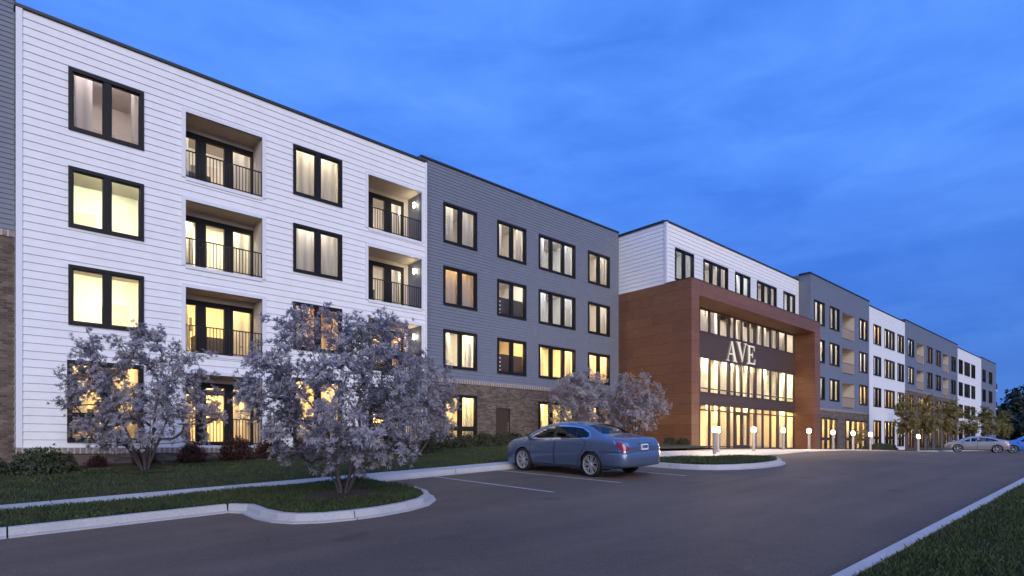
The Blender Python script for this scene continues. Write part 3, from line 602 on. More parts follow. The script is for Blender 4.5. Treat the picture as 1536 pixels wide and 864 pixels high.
letter([[(.18, .0), (.48, .0), (.48, Hh), (.18, Hh)], [(.48, Hh - .11), (1.20, Hh - .11), (1.20, Hh), (.48, Hh)], [(1.10, Hh - .38), (1.20, Hh - .38), (1.20, Hh - .11), (1.10, Hh - .11)], [(.48, .66), (.88, .66), (.88, .77), (.48, .77)], [(.86, .50), (.94, .50), (.94, .92), (.86, .92)], [(.48, .0), (1.30, .0), (1.30, .11), (.48, .11)], [(1.20, .11), (1.30, .11), (1.34, .42), (1.24, .42)], [(.0, -.07), (.18, -.07), (.18, .07), (.0, .07)], [(.0, Hh - .07), (.18, Hh - .07), (.18, Hh), (.0, Hh)]], 40.95)

# ---- the wing beyond the entrance
FE = front(19.55)
def wing(x0, x1, z1, m, e, d, wins, bals, base, floors, ground, cold):
    op = []; lo = base
    for a, b, n in wins: op += [(a, b, *r) for r in floors]
    for a, b, _ in bals: op += [(a, b, r[0] - .5, r[1] - .1) for r in floors]
    op2 = [(a, b, *r) for a, b, n, r, t in ground]
    mb = MB(); lap_wall(mb, FE, x0, x1, lo, z1, op + [o for o in op2 if o[3] > lo and lo < 1], e, d, M[m]); wl = mb.build('siding_wall', BLD); cap(FE, x0, x1, z1 + .02, wl)
    if lo > 1:
        mb = MB(); flat_wall(mb, FE, x0, x1, -1.2, lo - .16, op2 + [o for o in op if o[2] < lo], M['brick']); soldier(mb, FE, x0, x1, lo, .16, .2); mb.build('brick_wall', BLD)
    shell(x0, x1, 19.55, z1 + .02, M[m])
    k = 0
    for a, b, n in wins:
        for r in floors:
            k += 1; c = rng.choice([CRM, NEU, NEU, BLU, WARM]); window(FE, a, b, *r, lit(c, cold * rng.choice([.25, .45, .6, .8, 1.1])), panes=n, mull=.12, border=.09)
    for a, b, n in bals:
        for r in floors:
            u = a + .3; v = b - .4; balcony(FE, a, b, r[0] - .5, r[1] - .1, lit(CRM, .4), [(u, u + (v - u) * .42), (u + (v - u) * .58, v)], depth=1.3, frame=False, solid=M['tan'], doorz=r[1] - .45)
    for a, b, n, r, t in ground: window(FE, a, b, *r, lit(rng.choice([YEL, WARM, CRM]), .55 * rng.uniform(.6, 1.2)), panes=n, transom=t, mull=.15, m='brown' if lo > 1 else 'dark')
    return wl
wl = wing(50.45, 64.75, 14.1, 'gray', .157, .022, [(51.26, 53.45, 2), (54.63, 56.82, 2), (62.02, 64.2, 2)], [(57.6, 60.7, 1)], 3.14, ROWS, [(52.72, 56.3, 3, (-.4, 2.36), .55), (58.45, 63.9, 4, (-.4, 2.36), .55)], .45)
mb = MB(); lap_wall(mb, west(50.45), 19.55, 20.6, 3.14, 14.1, [], .157, .015, M['gray']); mb.build('siding_return', wl); mb = MB(); mb.box(50.36, 50.8, 19.5, 20.4, 14.06, 14.2, M['cap']); mb.build('parapet_cap', wl)
wing(64.75, 76.55, 13.7, 'white', .2475, .028, [(66.02, 68.28, 2), (69.42, 72.74, 3), (73.81, 76.1, 2)], [], -.8, ROWS, [(66.02, 68.28, 2, (-.1, 2.5), .75), (69.42, 72.74, 3, (-.1, 2.5), .75), (73.81, 76.1, 2, (-.1, 2.5), .75)], .45)
wing(76.55, 101.3, 14.0, 'gray', .157, .022, [(77.66, 80.0, 2), (85.57, 88.0, 2), (89.7, 92.05, 2), (97.6, 100.1, 2)], [(81.2, 84.2, 1), (93.25, 96.3, 1)], 6.35, ROWS[:2], [(a, b, n, r, t) for a, b, n in ((77.66, 80.0, 2), (82, 84.4, 2), (85.57, 88, 2), (89.7, 92.05, 2), (93.5, 96, 2), (97.6, 100.1, 2)) for r, t in ((ROWS[2], None), ((-.3, 2.4), None))], .4)
wing(101.3, 117.0, 13.65, 'white', .2475, .028, [(101.9, 104.28, 2), (105.39, 108.84, 3), (109.9, 112.45, 2)], [], -.8, ROWS, [(101.9, 104.28, 2, (-.1, 2.5), None), (105.39, 108.84, 3, (-.1, 2.5), None), (109.9, 112.45, 2, (-.1, 2.5), None)], .35)
wing(117.0, 129.0, 13.85, 'gray', .157, .022, [(117.9, 120.3, 2), (122.9, 125.6, 2)], [], -.8, ROWS, [], .35)
for z in (9.6, 6.45, 3.3):
    mb = MB(); mb.box(129.0, 130.6, 19.6, 23, z - .25, z, M['trim']); mb.box(129.0, 130.6, 19.6, 19.66, z, z + 1.0, M['cap']); mb.box(130.54, 130.6, 19.66, 23, z, z + 1.0, M['cap']); mb.build('side_balcony', BLD)

# ------------------------------------------------------------------ bollard lights
def make_bollard(loc):
    t = thing('bollard_light', 'x', 'bollard light', loc, group='lit bollards along the entrance plaza')
    mb = MB(); mb.lathe([(.0, -.15), (.068, -.15), (.068, .86), (.062, .875), (0, .875)], M['steel'], 20); mb.build('post', t, smooth=False)
    mb = MB(); mb.lathe([(0, .876), (.05, .876), (.072, .90), (.080, .95), (.080, 1.0), (.070, 1.05), (.05, 1.075), (0, 1.08)], M['blamp'], 16); mb.build('lamp_head', t, smooth=True)
    return t
BOL = [(21.8, 12.1), (23.9, 13.1), (26.2, 12.6), (30.0, 12.9), (32.4, 12.6), (36.3, 12.8), (38.6, 12.5), (42.0, 12.6), (45.7, 10.9)]
BLAB = ['lit bollard on the tip of the grass island, nearest and tallest in the picture', 'lit bollard just behind the one on the grass island', 'lit bollard in front of the glass entrance doors', 'lit bollard before the right end of the glass wall', 'lit bollard in front of the right wood clad pier', 'lit bollard in front of the first brick opening past the entrance', 'lit bollard in front of the second brick opening past the entrance', 'lit bollard at the corner between brick base and white wing', 'lit bollard standing apart farthest right, nearest the silver car']
b0 = make_bollard((0, 0, 0))
for i, ((x, y), l) in enumerate(zip(BOL, BLAB)):
    loc = (x, y, h(x, y) + .02)
    if i == 0: b0.location = loc; b0['label'] = l
    else: dup(b0, loc, 0, label=l)

# ------------------------------------------------------------------ trees and shrubs
def skeleton(seed, base_r, targets, stems, jit=.022, step=.16, bias=.55):
    """branch net: every target is tied to the nearest lower node by a curved path; radii follow the pipe model"""
    r = np.random.default_rng(seed); nodes = []; par = []
    for st in stems:
        p = -1
        for i, q in enumerate(st): nodes.append(np.array(q, float)); par.append(p); p = len(nodes) - 1
    order = np.argsort(np.linalg.norm(targets * np.array([1, 1, 1.0]), axis=1)); tips = []
    for t in targets[order]:
        A = np.array(nodes); d = np.linalg.norm(A - t, axis=1); back = np.maximum(0, np.linalg.norm(A, axis=1) - np.linalg.norm(t)); d = d + bias * 2 * back + (A[:, 2] > t[2] + .12) * .6
        k = int(np.argmin(d)); a = nodes[k]; L = np.linalg.norm(t - a); n = max(2, int(L / step)); pk = k
        dirp = a - nodes[par[k]] if par[k] >= 0 else np.array([0, 0, 1.]); dirp = dirp / (np.linalg.norm(dirp) + 1e-6); c = (a + t) / 2 + dirp * L * .10 - np.array([0, 0, .05]) * L + r.normal(0, .03, 3) * L
        for i in range(1, n + 1):
            s = i / n; q = (1 - s) ** 2 * a + 2 * s * (1 - s) * c + s * s * t
            if i < n: q = q + r.normal(0, jit * .35, 3)
            nodes.append(q); par.append(pk); pk = len(nodes) - 1
        tips.append(pk)
    w = np.zeros(len(nodes)); ch = [[] for _ in nodes]
    for i in range(len(nodes) - 1, -1, -1):
        if not ch[i]: w[i] = 1
        else: w[i] = sum(w[c] for c in ch[i])
        if par[i] >= 0: ch[par[i]].append(i)
    rad = base_r * (w / max(w)) ** .48
    return np.array(nodes), par, ch, np.maximum(rad, .0038), tips
def tube_net(nodes, par, ch, rad, m, thick=1.0):
    mb = MB(); done = set()
    starts = [i for i in range(len(nodes)) if par[i] < 0]
    stack = [([], s) for s in starts]
    while stack:
        pre, i = stack.pop(); path = pre + [i]
        while ch[i]:
            cs = sorted(ch[i], key=lambda c: -rad[c])
            for c in cs[1:]: stack.append(([i], c))
            i = cs[0]; path.append(i)
        if len(path) < 2: continue
        rr = [rad[j] * thick for j in path]
        if path[0] != path[1] and len(path) > 1 and par[path[1]] == path[0] and pre: rr[0] = rr[1]
        mx = max(rr); mb.tube([nodes[j] for j in path], rr, m, 7 if mx > .03 else (5 if mx > .012 else 3), False)
    return mb
def flowers(r, centers, dirs, npet, plen, pwid, cup=.5):
    """star shaped blossoms: each petal a bent strip of two quads"""
    n = len(centers); K = npet; az = r.uniform(0, 2 * np.pi, (n, 1)) + np.arange(K)[None] * 2 * np.pi / K + r.normal(0, .25, (n, K)); el = r.normal(cup, .38, (n, K))
    d = dirs / np.linalg.norm(dirs, axis=1, keepdims=True); ref = np.where(np.abs(d[:, 2:3]) < .9, np.array([[0, 0, 1.]]), np.array([[1., 0, 0]])); a = np.cross(d, ref); a /= np.linalg.norm(a, axis=1, keepdims=True); b = np.cross(d, a)
    rad = np.cos(az)[..., None] * a[:, None] + np.sin(az)[..., None] * b[:, None]; tan = -np.sin(az)[..., None] * a[:, None] + np.cos(az)[..., None] * b[:, None]
    ax = np.cos(el)[..., None] * rad + np.sin(el)[..., None] * d[:, None]; L = plen * r.uniform(.7, 1.25, (n, K, 1)); W = pwid * r.uniform(.75, 1.2, (n, K, 1)); c = centers[:, None]
    droop = np.array([0, 0, -1.]) * L * r.uniform(0, .18, (n, K, 1))
    p0 = c + tan * W * .18; p1 = c - tan * W * .18; m0 = c + ax * L * .6 + tan * W * .5; m1 = c + ax * L * .6 - tan * W * .5; e = c + ax * L + droop
    v = np.stack([p0, p1, m1, m0, e], 2).reshape(-1, 3); k = np.arange(n * K)[:, None] * 5
    return v, [tuple(q) for q in (k + np.array([[0, 1, 2, 3]])).tolist()] + [tuple(q) for q in (k + np.array([[3, 2, 4]])).tolist()]
def blossom_crown(seed, tips, nodes, par, per, spread, npet, plen, pwid, m, center, cup=.5):
    r = np.random.default_rng(seed); C = []; D = []
    for t in tips:
        p = nodes[t]; d0 = p - nodes[par[t]]; d0 /= np.linalg.norm(d0) + 1e-6; k = max(1, int(per * r.uniform(.4, 1.6)))
        for i in range(k):
            o = r.normal(0, spread, 3); q = p + o - d0 * abs(r.normal(0, spread * .9)); C.append(q); dd = (q - center); dd /= np.linalg.norm(dd) + 1e-6; D.append(d0 * .7 + dd * .6 + o / spread * .3 + r.normal(0, .25, 3) + np.array([0, 0, .3]))
    v, f = flowers(r, np.array(C), np.array(D), npet, plen, pwid, cup); mb = MB(); mb.mesh(v, f, m); return mb
def crown_targets(seed, n, rx, ry, z0, z1, shape, clump=.35):
    r = np.random.default_rng(seed); out = []
    cl = []
    while len(out) < n:
        p = r.uniform(-1, 1, 3)
        if not shape(p, r): continue
        q = np.array([p[0] * rx, p[1] * ry, z0 + (p[2] + 1) / 2 * (z1 - z0)])
        if r.random() < clump and cl:
            q = cl[r.integers(len(cl))] + r.normal(0, .15, 3)
        else: cl.append(q)
        out.append(q)
    return np.array(out)
def vase(p, r):
    x, y, z = p; t = (z + 1) / 2; w = .42 + .62 * math.sin(math.pi * min(1, .12 + t * .80)) ** .8; rr = math.hypot(x, y)
    if t > .8: w *= math.sqrt(max(0, 1 - ((t - .8) / .25) ** 2))
    return rr < w * .98 and (rr > w * .45 or r.random() < .45 or t > .7)
def make_magnolia(seed, H, RX, n, plen, per):
    r = np.random.default_rng(seed); T = crown_targets(seed, n, RX, RX, H * .17, H, vase, .5); stems = []
    for i in range(10):
        a = 2 * math.pi * i / 10 + r.uniform(-.3, .3); tl = r.uniform(.45, 1.15) if i % 4 else r.uniform(.08, .3); L = H * r.uniform(.42, .62) * (1 - .25 * (tl > .8)); s = []; tw = r.uniform(-.5, .5)
        for j in range(9):
            t = j / 8; q = .045 + tl * L * .72 * t ** 1.1; s.append((math.cos(a + tw * t) * q + r.normal(0, .018), math.sin(a + tw * t) * q + r.normal(0, .018), -.08 + L * t ** .95))
        stems.append(s)
    nd, par, ch, rad, tips = skeleton(seed, .046, T, stems); t = thing('magnolia_tree', 'x', 'tree', group='magnolia trees in bloom along the building')
    tube_net(nd, par, ch, rad, M['bark']).build('trunk', t, smooth=True)
    blossom_crown(seed + 5, tips, nd, par, per, .078, 12, plen, plen * .22, M['petal'], np.array([0, 0, H * .25]), .62).build('crown', t)
    return t
mA = make_magnolia(11, 4.15, 2.0, 500, .098, 9.0)
mA.location = (3.52, 19.7, h(3.52, 19.7) + .13); mA['label'] = 'multi stemmed magnolia with pale blossom before the leftmost ground floor window'
mB = make_magnolia(23, 3.75, 1.85, 500, .094, 9.0)
mB.location = (5.33, 10.9, h(5.33, 10.9) + .15); mB.rotation_euler.z = .6; mB['label'] = 'pale blossoming magnolia on the kerbed grass island, nearest the camera'
dup(mA, (12.2, 18.9, h(12.2, 18.9) + .13), 2.1, (.80, .80, .92), 'pale magnolia on the lawn partly hidden behind the island magnolia')
dup(mB, (24.3, 21.3, h(24.3, 21.3) + .15), 3.4, (1.02, 1.02, 1.03), 'pale magnolia against the brick wall, above the roof of the blue sedan')
dup(mA, (25.6, 18.7, h(25.6, 18.7) + .13), 4.4, (.80, .80, .89), 'pale magnolia beside the brown wood side wall, beyond the trunk of the blue sedan')
def egg(p, r):
    x, y, z = p; t = (z + 1) / 2; w = math.sin(math.pi * (t * .92 + .08)) ** .7 * (1.05 - .35 * t); return math.hypot(x, y) < w
def make_tree(name, seed, H, RX, n, leaf, per, m, barkr, z0=.3, npet=6, spread=.12, cat='tree', group=None):
    r = np.random.default_rng(seed); T = crown_targets(seed, n, RX, RX, H * z0, H, egg, .4); st = [[(r.normal(0, .03) * j, r.normal(0, .03) * j, -.1 + H * .78 * j / 9) for j in range(10)]]
    nd, par, ch, rad, tips = skeleton(seed, barkr, T, st, step=H * .05); t = thing(name, 'x', cat, group=group)
    tube_net(nd, par, ch, rad, M['bark']).build('trunk', t, smooth=True)
    blossom_crown(seed + 3, tips, nd, par, per, spread, npet, leaf, leaf * .5, m, np.array([0, 0, H * .5]), .35).build('crown', t)
    return t
oA = make_tree('street_tree', 31, 5.6, 1.15, 170, .14, 6, M['olive'], .07, group='small olive leaved trees in front of the far wing'); oB = make_tree('street_tree', 37, 5.6, 1.2, 160, .15, 6, M['olive'], .07, group='small olive leaved trees in front of the far wing')
OL = [(63, 16, .97, 'olive leaved young tree at the junction of white wing and brick wing'), (70.5, 16, 1.02, 'olive leaved young tree in front of the far brick wall, second from the entrance side'), (80, 16, 1.05, 'olive leaved young tree above the hood of the silver car'), (89, 16, .97, 'thin olive leaved tree before the far white wing'), (99, 16, 1.08, 'russet leaved tree before the far gray corner of the building'), (111, 16, 1.0, 'olive leaved tree beyond the far end of the building, near the dark woods')]
for i, (x, y, s, l) in enumerate(OL):
    o = (oA, oB)[i % 2]; loc = (x, y, h(x, y) + .1)
    if i < 2: o.location = loc; o.scale = (s,) * 3; o['label'] = l
    else: dup(o, loc, 1.3 * i, s, l)
sap = make_tree('sapling', 41, 2.3, .75, 60, .10, 4, M['olive'], .025, z0=.3); sap.location = (54, 17, h(54, 17)); sap['label'] = 'thin pale leaved sapling in front of the dark brick opening past the entrance'
dA = make_tree('woodland_tree', 51, 13, 4.2, 420, .62, 6, M['pine'], .22, z0=.08, spread=.5, group='dark trees at the edge of the woods'); dB = make_tree('woodland_tree', 57, 11, 4.4, 380, .62, 6, M['pine'], .2, z0=.05, spread=.5, group='dark trees at the edge of the woods')
DT = [(139, 21, .62), (147, 17.5, .66), (139, 14.5, .50), (152, 13, .75), (146, 24, .7), (158, 20, .95), (166, 16, .92), (160, 10, .85), (172, 22, 1.1), (150, 8, .7), (140, 9.5, .5)]
for i, (x, y, s) in enumerate(DT):
    l = 'dark leafy tree in the woods beyond the far end of the building'; o = (dA, dB)[i % 2]; loc = (x, y, -.7)
    if i < 2: o.location = loc; o.scale = (s,) * 3; o['label'] = l
    else: dup(o, loc, 1.7 * i, s, l)
hT = make_tree('woodland_tree', 63, 16, 5.5, 300, .7, 5, M['haze_leaf'], .25, z0=.3, spread=.6, group='paler trees above the dark woods'); hT['label'] = 'tall loose bluish green tree rising above the dark woods at the right edge'
hT.location = (178, 13, -.7); hT.scale = (1.0,) * 3
dup(hT, (182, 20, -.7), 2, .93, 'tall loose bluish green tree above the woods, the one nearer the building')
def ridge():
    mb = MB(); xs = np.linspace(0, 1, 40); vs = []
    for t in xs:
        x = 900 - 150 * t; y = -350 + 720 * t; z = 42 + 14 * math.sin(t * 9) + 6 * math.sin(t * 31) + 3 * math.sin(t * 77); vs += [(x - 130, y - 30, -3), (x, y, z), (x + 200, y + 60, -3)]
    mb.mesh(vs, [f for i in range(39) for f in ((3 * i, 3 * i + 1, 3 * i + 4, 3 * i + 3), (3 * i + 1, 3 * i + 2, 3 * i + 5, 3 * i + 4))], M['hill']); tag(mb.build('hill', smooth=True), kind='structure')
ridge()
# shrubs: leaf filled domes on a few stems
def make_shrub(name, seed, rx, ry, hz, n, leaf, m, cat, spiky=False):
    r = np.random.default_rng(seed); C = []; D = []
    for i in range(n):
        d = r.normal(0, 1, 3); d[2] = abs(d[2]); d /= np.linalg.norm(d); s = r.uniform(.35, 1) ** .5 * (1 + .14 * math.sin(d[0] * 7 + seed) * math.sin(d[1] * 6) + r.normal(0, .05))
        C.append([d[0] * rx * s, d[1] * ry * s, max(.02, d[2] * hz * s)]); D.append(d + r.normal(0, .4, 3) + (np.array([0, 0, 1.2]) if spiky else 0))
    v, f = flowers(r, np.array(C), np.array(D), 5, leaf, leaf * (.16 if spiky else .42), .8 if spiky else .5); mb = MB()
    for i in range(7):
        a = 2 * math.pi * i / 7; mb.tube([(0, 0, -.08), (math.cos(a) * rx * .3, math.sin(a) * ry * .3, hz * .45), (math.cos(a) * rx * .6, math.sin(a) * ry * .6, hz * .8)], [.014, .01, .005], M['bark'], 5)
    mb.mesh(v, f, m); return tag(mb.build(name), 'x', cat)
def place(o, first, x, y, dz, rz, s, l, g):
    q = o if first else o.copy()
    if not first: COL.objects.link(q)
    q.location = (x, y, h(x, y) + dz); q.rotation_euler.z = rz; q.scale = s if hasattr(s, '__len__') else (s,) * 3; q['label'] = l; q['group'] = g
jun = make_shrub('spreading_juniper', 3, .85, .75, .72, 1100, .085, M['juniper'], 'shrub')
for i, (x, y, s, l) in enumerate([(1.35, 21.6, (.98, .98, 1.0), 'wide rounded green juniper at the left corner of the white block'), (.05, 21.9, (.8, .8, .82), 'rounded green juniper cut by the left edge of the picture'), (-1.5, 22, (.9, .9, .9), 'green juniper outside the left edge of the picture')]): place(jun, i == 0, x, y, .15, i * 1.1, s, l, 'spreading junipers in the bed')
rus = make_shrub('russet_shrub', 5, .5, .45, .62, 420, .15, M['rust'], 'shrub', True)
RS = [(2.75, 22.6, .55, 'small dark russet shrub under the leftmost ground floor window'), (4.0, 22.4, .8, 'russet shrub behind the trunks of the left magnolia'), (5.35, 22.2, .95, 'wispy russet shrub below the left end of the ground floor balcony'), (6.7, 22.0, 1.15, 'broad russet shrub below the middle of the ground floor balcony'), (7.9, 22.2, 1.0, 'russet shrub below the right end of the ground floor balcony'), (9.3, 22.4, 1.0, 'russet shrub seen through the stems of the island magnolia, left one'), (10.7, 22.4, 1.0, 'russet shrub seen through the stems of the island magnolia, right one')]
for i, (x, y, s, l) in enumerate(RS): place(rus, i == 0, x, y, .17, i * .9, s, l, 'russet shrubs in the bed along the white block')
boxw = make_shrub('boxwood_shrub', 9, .55, .5, .62, 650, .075, M['box'], 'shrub')
BX = [(13.4, 22.0, 1.1, 'dark rounded boxwood behind the second lawn magnolia'), (14.6, 21.6, 1.0, 'rounded boxwood left of the ground floor window in the brick wall'), (15.7, 21.8, 1.15, 'taller rounded boxwood at the left end of the brick wall'), (16.7, 21.6, 1.0, 'rounded boxwood under the left half of the brick wall window'), (17.75, 21.7, 1.05, 'rounded boxwood under the right half of the brick wall window'), (18.8, 21.7, .95, 'rounded boxwood between the brick wall window and the service door'), (19.9, 21.9, .95, 'rounded boxwood in front of the brown service door'), (21.0, 21.8, .9, 'rounded boxwood right of the service door, partly behind the blue sedan'), (29.6, 19.2, .7, 'low boxwood at the foot of the brown wood side wall, left one'), (30.5, 18.9, .7, 'low boxwood at the foot of the brown wood side wall, right one')]
for i, (x, y, s, l) in enumerate(BX): place(boxw, i == 0, x, y, .16, i * 1.3, s, l, 'rounded boxwoods along the building')
hg = make_shrub('low_hedge', 13, 4.3, .7, .65, 1500, .13, M['juniper'], 'hedge'); place(hg, True, 60.5, 17.3, .1, 0, 1, 'long low green hedge at the foot of the far white wing', 'hedge at the far white wing')

# ------------------------------------------------------------------ cars
def pch(xk, yk):
    """smooth monotone interpolation through key values"""
    xk = np.array(xk, float); yk = np.array(yk, float); hk = np.diff(xk); dk = np.diff(yk) / hk; m = np.zeros(len(xk)); m[0] = dk[0]; m[-1] = dk[-1]
    for i in range(1, len(xk) - 1):
        if dk[i - 1] * dk[i] > 0: w1 = 2 * hk[i] + hk[i - 1]; w2 = hk[i] + 2 * hk[i - 1]; m[i] = (w1 + w2) / (w1 / dk[i - 1] + w2 / dk[i])
    def f(x):
        x = min(max(x, xk[0]), xk[-1]); i = min(len(hk) - 1, max(0, int(np.searchsorted(xk, x) - 1))); t = (x - xk[i]) / hk[i]
        return (2 * t**3 - 3 * t**2 + 1) * yk[i] + (t**3 - 2 * t**2 + t) * hk[i] * m[i] + (-2 * t**3 + 3 * t**2) * yk[i + 1] + (t**3 - t**2) * hk[i] * m[i + 1]
    return f
def inpoly(x, z, pl):
    c = False; n = len(pl)
    for i in range(n):
        x0, z0 = pl[i]; x1, z1 = pl[(i + 1) % n]
        if (z0 > z) != (z1 > z) and x < (x1 - x0) * (z - z0) / (z1 - z0) + x0: c = not c
    return c
def distpoly(x, z, pl):
    best = 9; n = len(pl)
    for i in range(n):
        x0, z0 = pl[i]; x1, z1 = pl[(i + 1) % n]; dx, dz = x1 - x0, z1 - z0; t = max(0, min(1, ((x - x0) * dx + (z - z0) * dz) / (dx * dx + dz * dz + 1e-9))); best = min(best, math.hypot(x - x0 - t * dx, z - z0 - t * dz))
    return best
def make_car(name, label, cat, paint, S, loc, fwd_angle, plate=True):
    F = {k: pch([a for a, _ in S[k]], [b for _, b in S[k]]) for k in ('zt', 'zr', 'zs', 'zb', 'w', 'wt')}
    xa, xb = S['zt'][0][0], S['zt'][-1][0]; NX = 190; Q = 46
    # denser stations at both ends, where the corners round off
    xs = [xa + (xb - xa) * (0.5 - 0.5 * math.cos(math.pi * (i / NX))) * .35 + (xb - xa) * (i / NX) * .65 for i in range(NX + 1)]
    def ring(x):
        zb, zs, zr, zt, w, wt = (F[k](x) for k in ('zb', 'zs', 'zr', 'zt', 'w', 'wt')); ws = w * .945
        hh = zs - zb
        k = [(0, zb), (.60 * w, zb), (.90 * w, zb + .02), (.965 * w, zb + .20 * hh), (w, zb + .48 * hh), (.992 * w, zb + .72 * hh), (.972 * w, zb + .90 * hh), (ws, zs), (ws + (wt - ws) * .5 + .025, zs + (zr - zs) * .5), (wt, zr), (wt * .72, zr + (zt - zr) * .62), (wt * .36, zr + (zt - zr) * .92), (0, zt)]
        k = np.array(k); P0 = np.vstack([2 * k[0] - k[1], k, [-k[-2][0], k[-2][1]]]); seg = [1, 2, 3, 5, 4, 4, 3, 8, 7, 3, 3, 3]; out = []
        for i in range(len(k) - 1):
            p0, p1, p2, p3 = P0[i], P0[i + 1], P0[i + 2], P0[i + 3]; tn = .36 if i not in (0, 1) else .1
            for j in range(seg[i]):
                t = j / seg[i]; m1 = (p2 - p0) * tn; m2 = (p3 - p1) * tn
                out.append((2 * t**3 - 3 * t**2 + 1) * p1 + (t**3 - 2 * t**2 + t) * m1 + (-2 * t**3 + 3 * t**2) * p2 + (t**3 - t**2) * m2)
        out.append(k[-1]); return np.array(out), np.cumsum([0] + seg)
    Rg = [ring(x) for x in xs]; cum = Rg[0][1]; G = np.array([r_[0] for r_ in Rg]); nq = G.shape[1]
    V3 = np.zeros((NX + 1, nq, 3)); V3[:, :, 0] = np.array(xs)[:, None]; V3[:, :, 1:] = G
    for i in (0, NX):   # bulge the end caps a little
        pass
    parts = {}
    wheels = S['wheels']; wr = S['wr']; sg = S['glass']; top = S['top']; seam = S['seam']
    sgp = [p for p in sg]
    def cls(x, y, z, j):
        gh = cum[7] <= j < cum[9]; tp = j >= cum[9]
        for wx in wheels:
            if math.hypot(x - wx, z - S['wz']) < wr and y > .5: return None
        if z < S['wz'] and y > .5:
            for wx in wheels:
                if abs(x - wx) < wr * .97: return None
        if cum[7] - 2 <= j < cum[9] + 1:
            for i, pl in enumerate(sgp):
                if inpoly(x, z, pl): return 'window'
            if inpoly(x, z, S['trim']): return 'window_trim' if distpoly(x, z, S['trim']) < S['trimw'] else 'pillar'
        if j >= cum[9] - 1:
            wt = F['wt'](x); yy = y / max(.01, wt)
            for (x0, x1, sag) in top:
                a = x0 + sag * yy * yy * (1 if x0 > 0 else -1) * -1; b = x1 - sag * .3 * yy * yy
                if a < x < b and yy < .93: return 'windscreen' if x0 > 0 else 'rear_window'
        for nm, pl in S['lights']:
            if inpoly(x, z, pl) and y > .3: return nm
        for pl in S['doors']:
            if inpoly(x, z, pl) and y > .4 and j < cum[7] + 2:
                return 'door%d' % S['doors'].index(pl)
        return 'body'
    cache = {}
    for i in range(NX):
        for j in range(nq - 1):
            c = (V3[i, j] + V3[i + 1, j] + V3[i, j + 1] + V3[i + 1, j + 1]) / 4; k = cls(c[0], c[1], c[2], j)
            if k: parts.setdefault(k, []).append((i, j))
    t = thing(name, label, cat, loc)
    MT = {'body': paint, 'pillar': M['black'], 'window_trim': M['chrome'], 'window': M['cglass'], 'windscreen': M['cglass'], 'rear_window': M['cglass'], 'tail_light': M['red'], 'headlight': M['lens'], 'seam': M['gap'], 'lamp_trim': M['chrome']}
    def shellmesh(faces, sides=(1, -1), off=0):
        mb = MB(); idx = {}
        for s in sides:
            for i, j in faces:
                q = []
                for a, b in ((i, j), (i + 1, j), (i + 1, j + 1), (i, j + 1)):
                    p = V3[a, b]; ss = 0 if abs(p[1]) < 1e-6 else s; key = (a, b, ss)
                    if key not in idx: idx[key] = len(mb.v); mb.v.append((p[0], p[1] * s, p[2]))
                    if idx[key] not in q: q.append(idx[key])
                if len(q) > 2: mb.f.append(tuple(q[::-1] if s > 0 else q)); mb.m.append(0)
        return mb
    def addp(nm, faces, m, sides=(1, -1), parent=None):
        mb = shellmesh(faces, sides); mb.mats = [m]; return mb.build(nm, parent or t, smooth=True)
    mb = shellmesh(parts['body']); mb.mats = [paint]; k0 = mb.mi(M['gap'])
    sm = shellmesh(parts.get('seam', [])); base = len(mb.v); mb.v += sm.v
    for f in sm.f: mb.f.append(tuple(base + i for i in f)); mb.m.append(k0)
    for i in (0, NX):   # end caps
        ringp = [tuple(V3[i, j]) for j in range(nq)] + [(V3[i, j][0], -V3[i, j][1], V3[i, j][2]) for j in range(nq - 2, 0, -1)]
        cx = V3[i, 0][0] + (-.012 if i == 0 else .012); cz = float(np.mean(G[i, :, 1])); b = len(mb.v); mb.v += ringp + [(cx, 0, cz)]; n = len(ringp)
        for q in range(n): mb.f.append((b + q, b + (q + 1) % n, b + n)); mb.m.append(0)
    body = mb.build('body', t, smooth=True)
    for nm, faces in parts.items():
        if nm.startswith('door'):
            for s in (1, -1):
                d = addp('door', faces, paint, (s,)); xx = [V3[i, j][0] for i, j in faces]; hx = min(xx) + .22
                jj = min(range(nq), key=lambda j: abs(G[NX // 2, j, 1] - S['hz']) + (9 if j > cum[8] else 0)); ix = min(range(NX + 1), key=lambda i: abs(xs[i] - hx)); hy = V3[ix, jj][1] + .018
                hb = MB(); hb.tube([(hx - .12, s * (hy - .02), S['hz'] - .002), (hx - .09, s * hy, S['hz']), (hx + .07, s * hy, S['hz'] + .004), (hx + .1, s * (hy - .02), S['hz'] + .002)], .013, S.get('hm', paint), 6); hb.build('handle', d)
        elif nm in ('window', 'tail_light', 'headlight', 'window_trim', 'lamp_trim', 'pillar'):
            for s in (1, -1): addp(nm, faces, MT[nm], (s,))
        elif nm in ('body', 'seam'): pass
        else: addp(nm, faces, MT[nm])
    def sy(x, z):
        i = min(range(NX + 1), key=lambda q: abs(xs[q] - x)); g = G[i][cum[2]:cum[8]]; return float(np.interp(z, g[:, 1], g[:, 0]))
    gp = MB()
    for s in (1, -1):
        for pl in S['doors']: gp.tube([(x, s * (sy(x, z) + .001), z) for x, z in dense(list(pl) + [pl[0]], .06)], .0065, M['gap'], 5)
        for a, b, c, d_ in seam: gp.tube([(x, s * (sy(x, z) + .001), z) for x, z in dense([(a, b), (c, d_)], .05)], .006, M['gap'], 5)
    gp.tube([(xa - .012, y, S['zb'][0][1] + .20 + .03 * (y / .6) ** 2) for y in np.linspace(-.64, .64, 15)], .007, M['gap'], 5)
    gp.build('panel_gap', body)
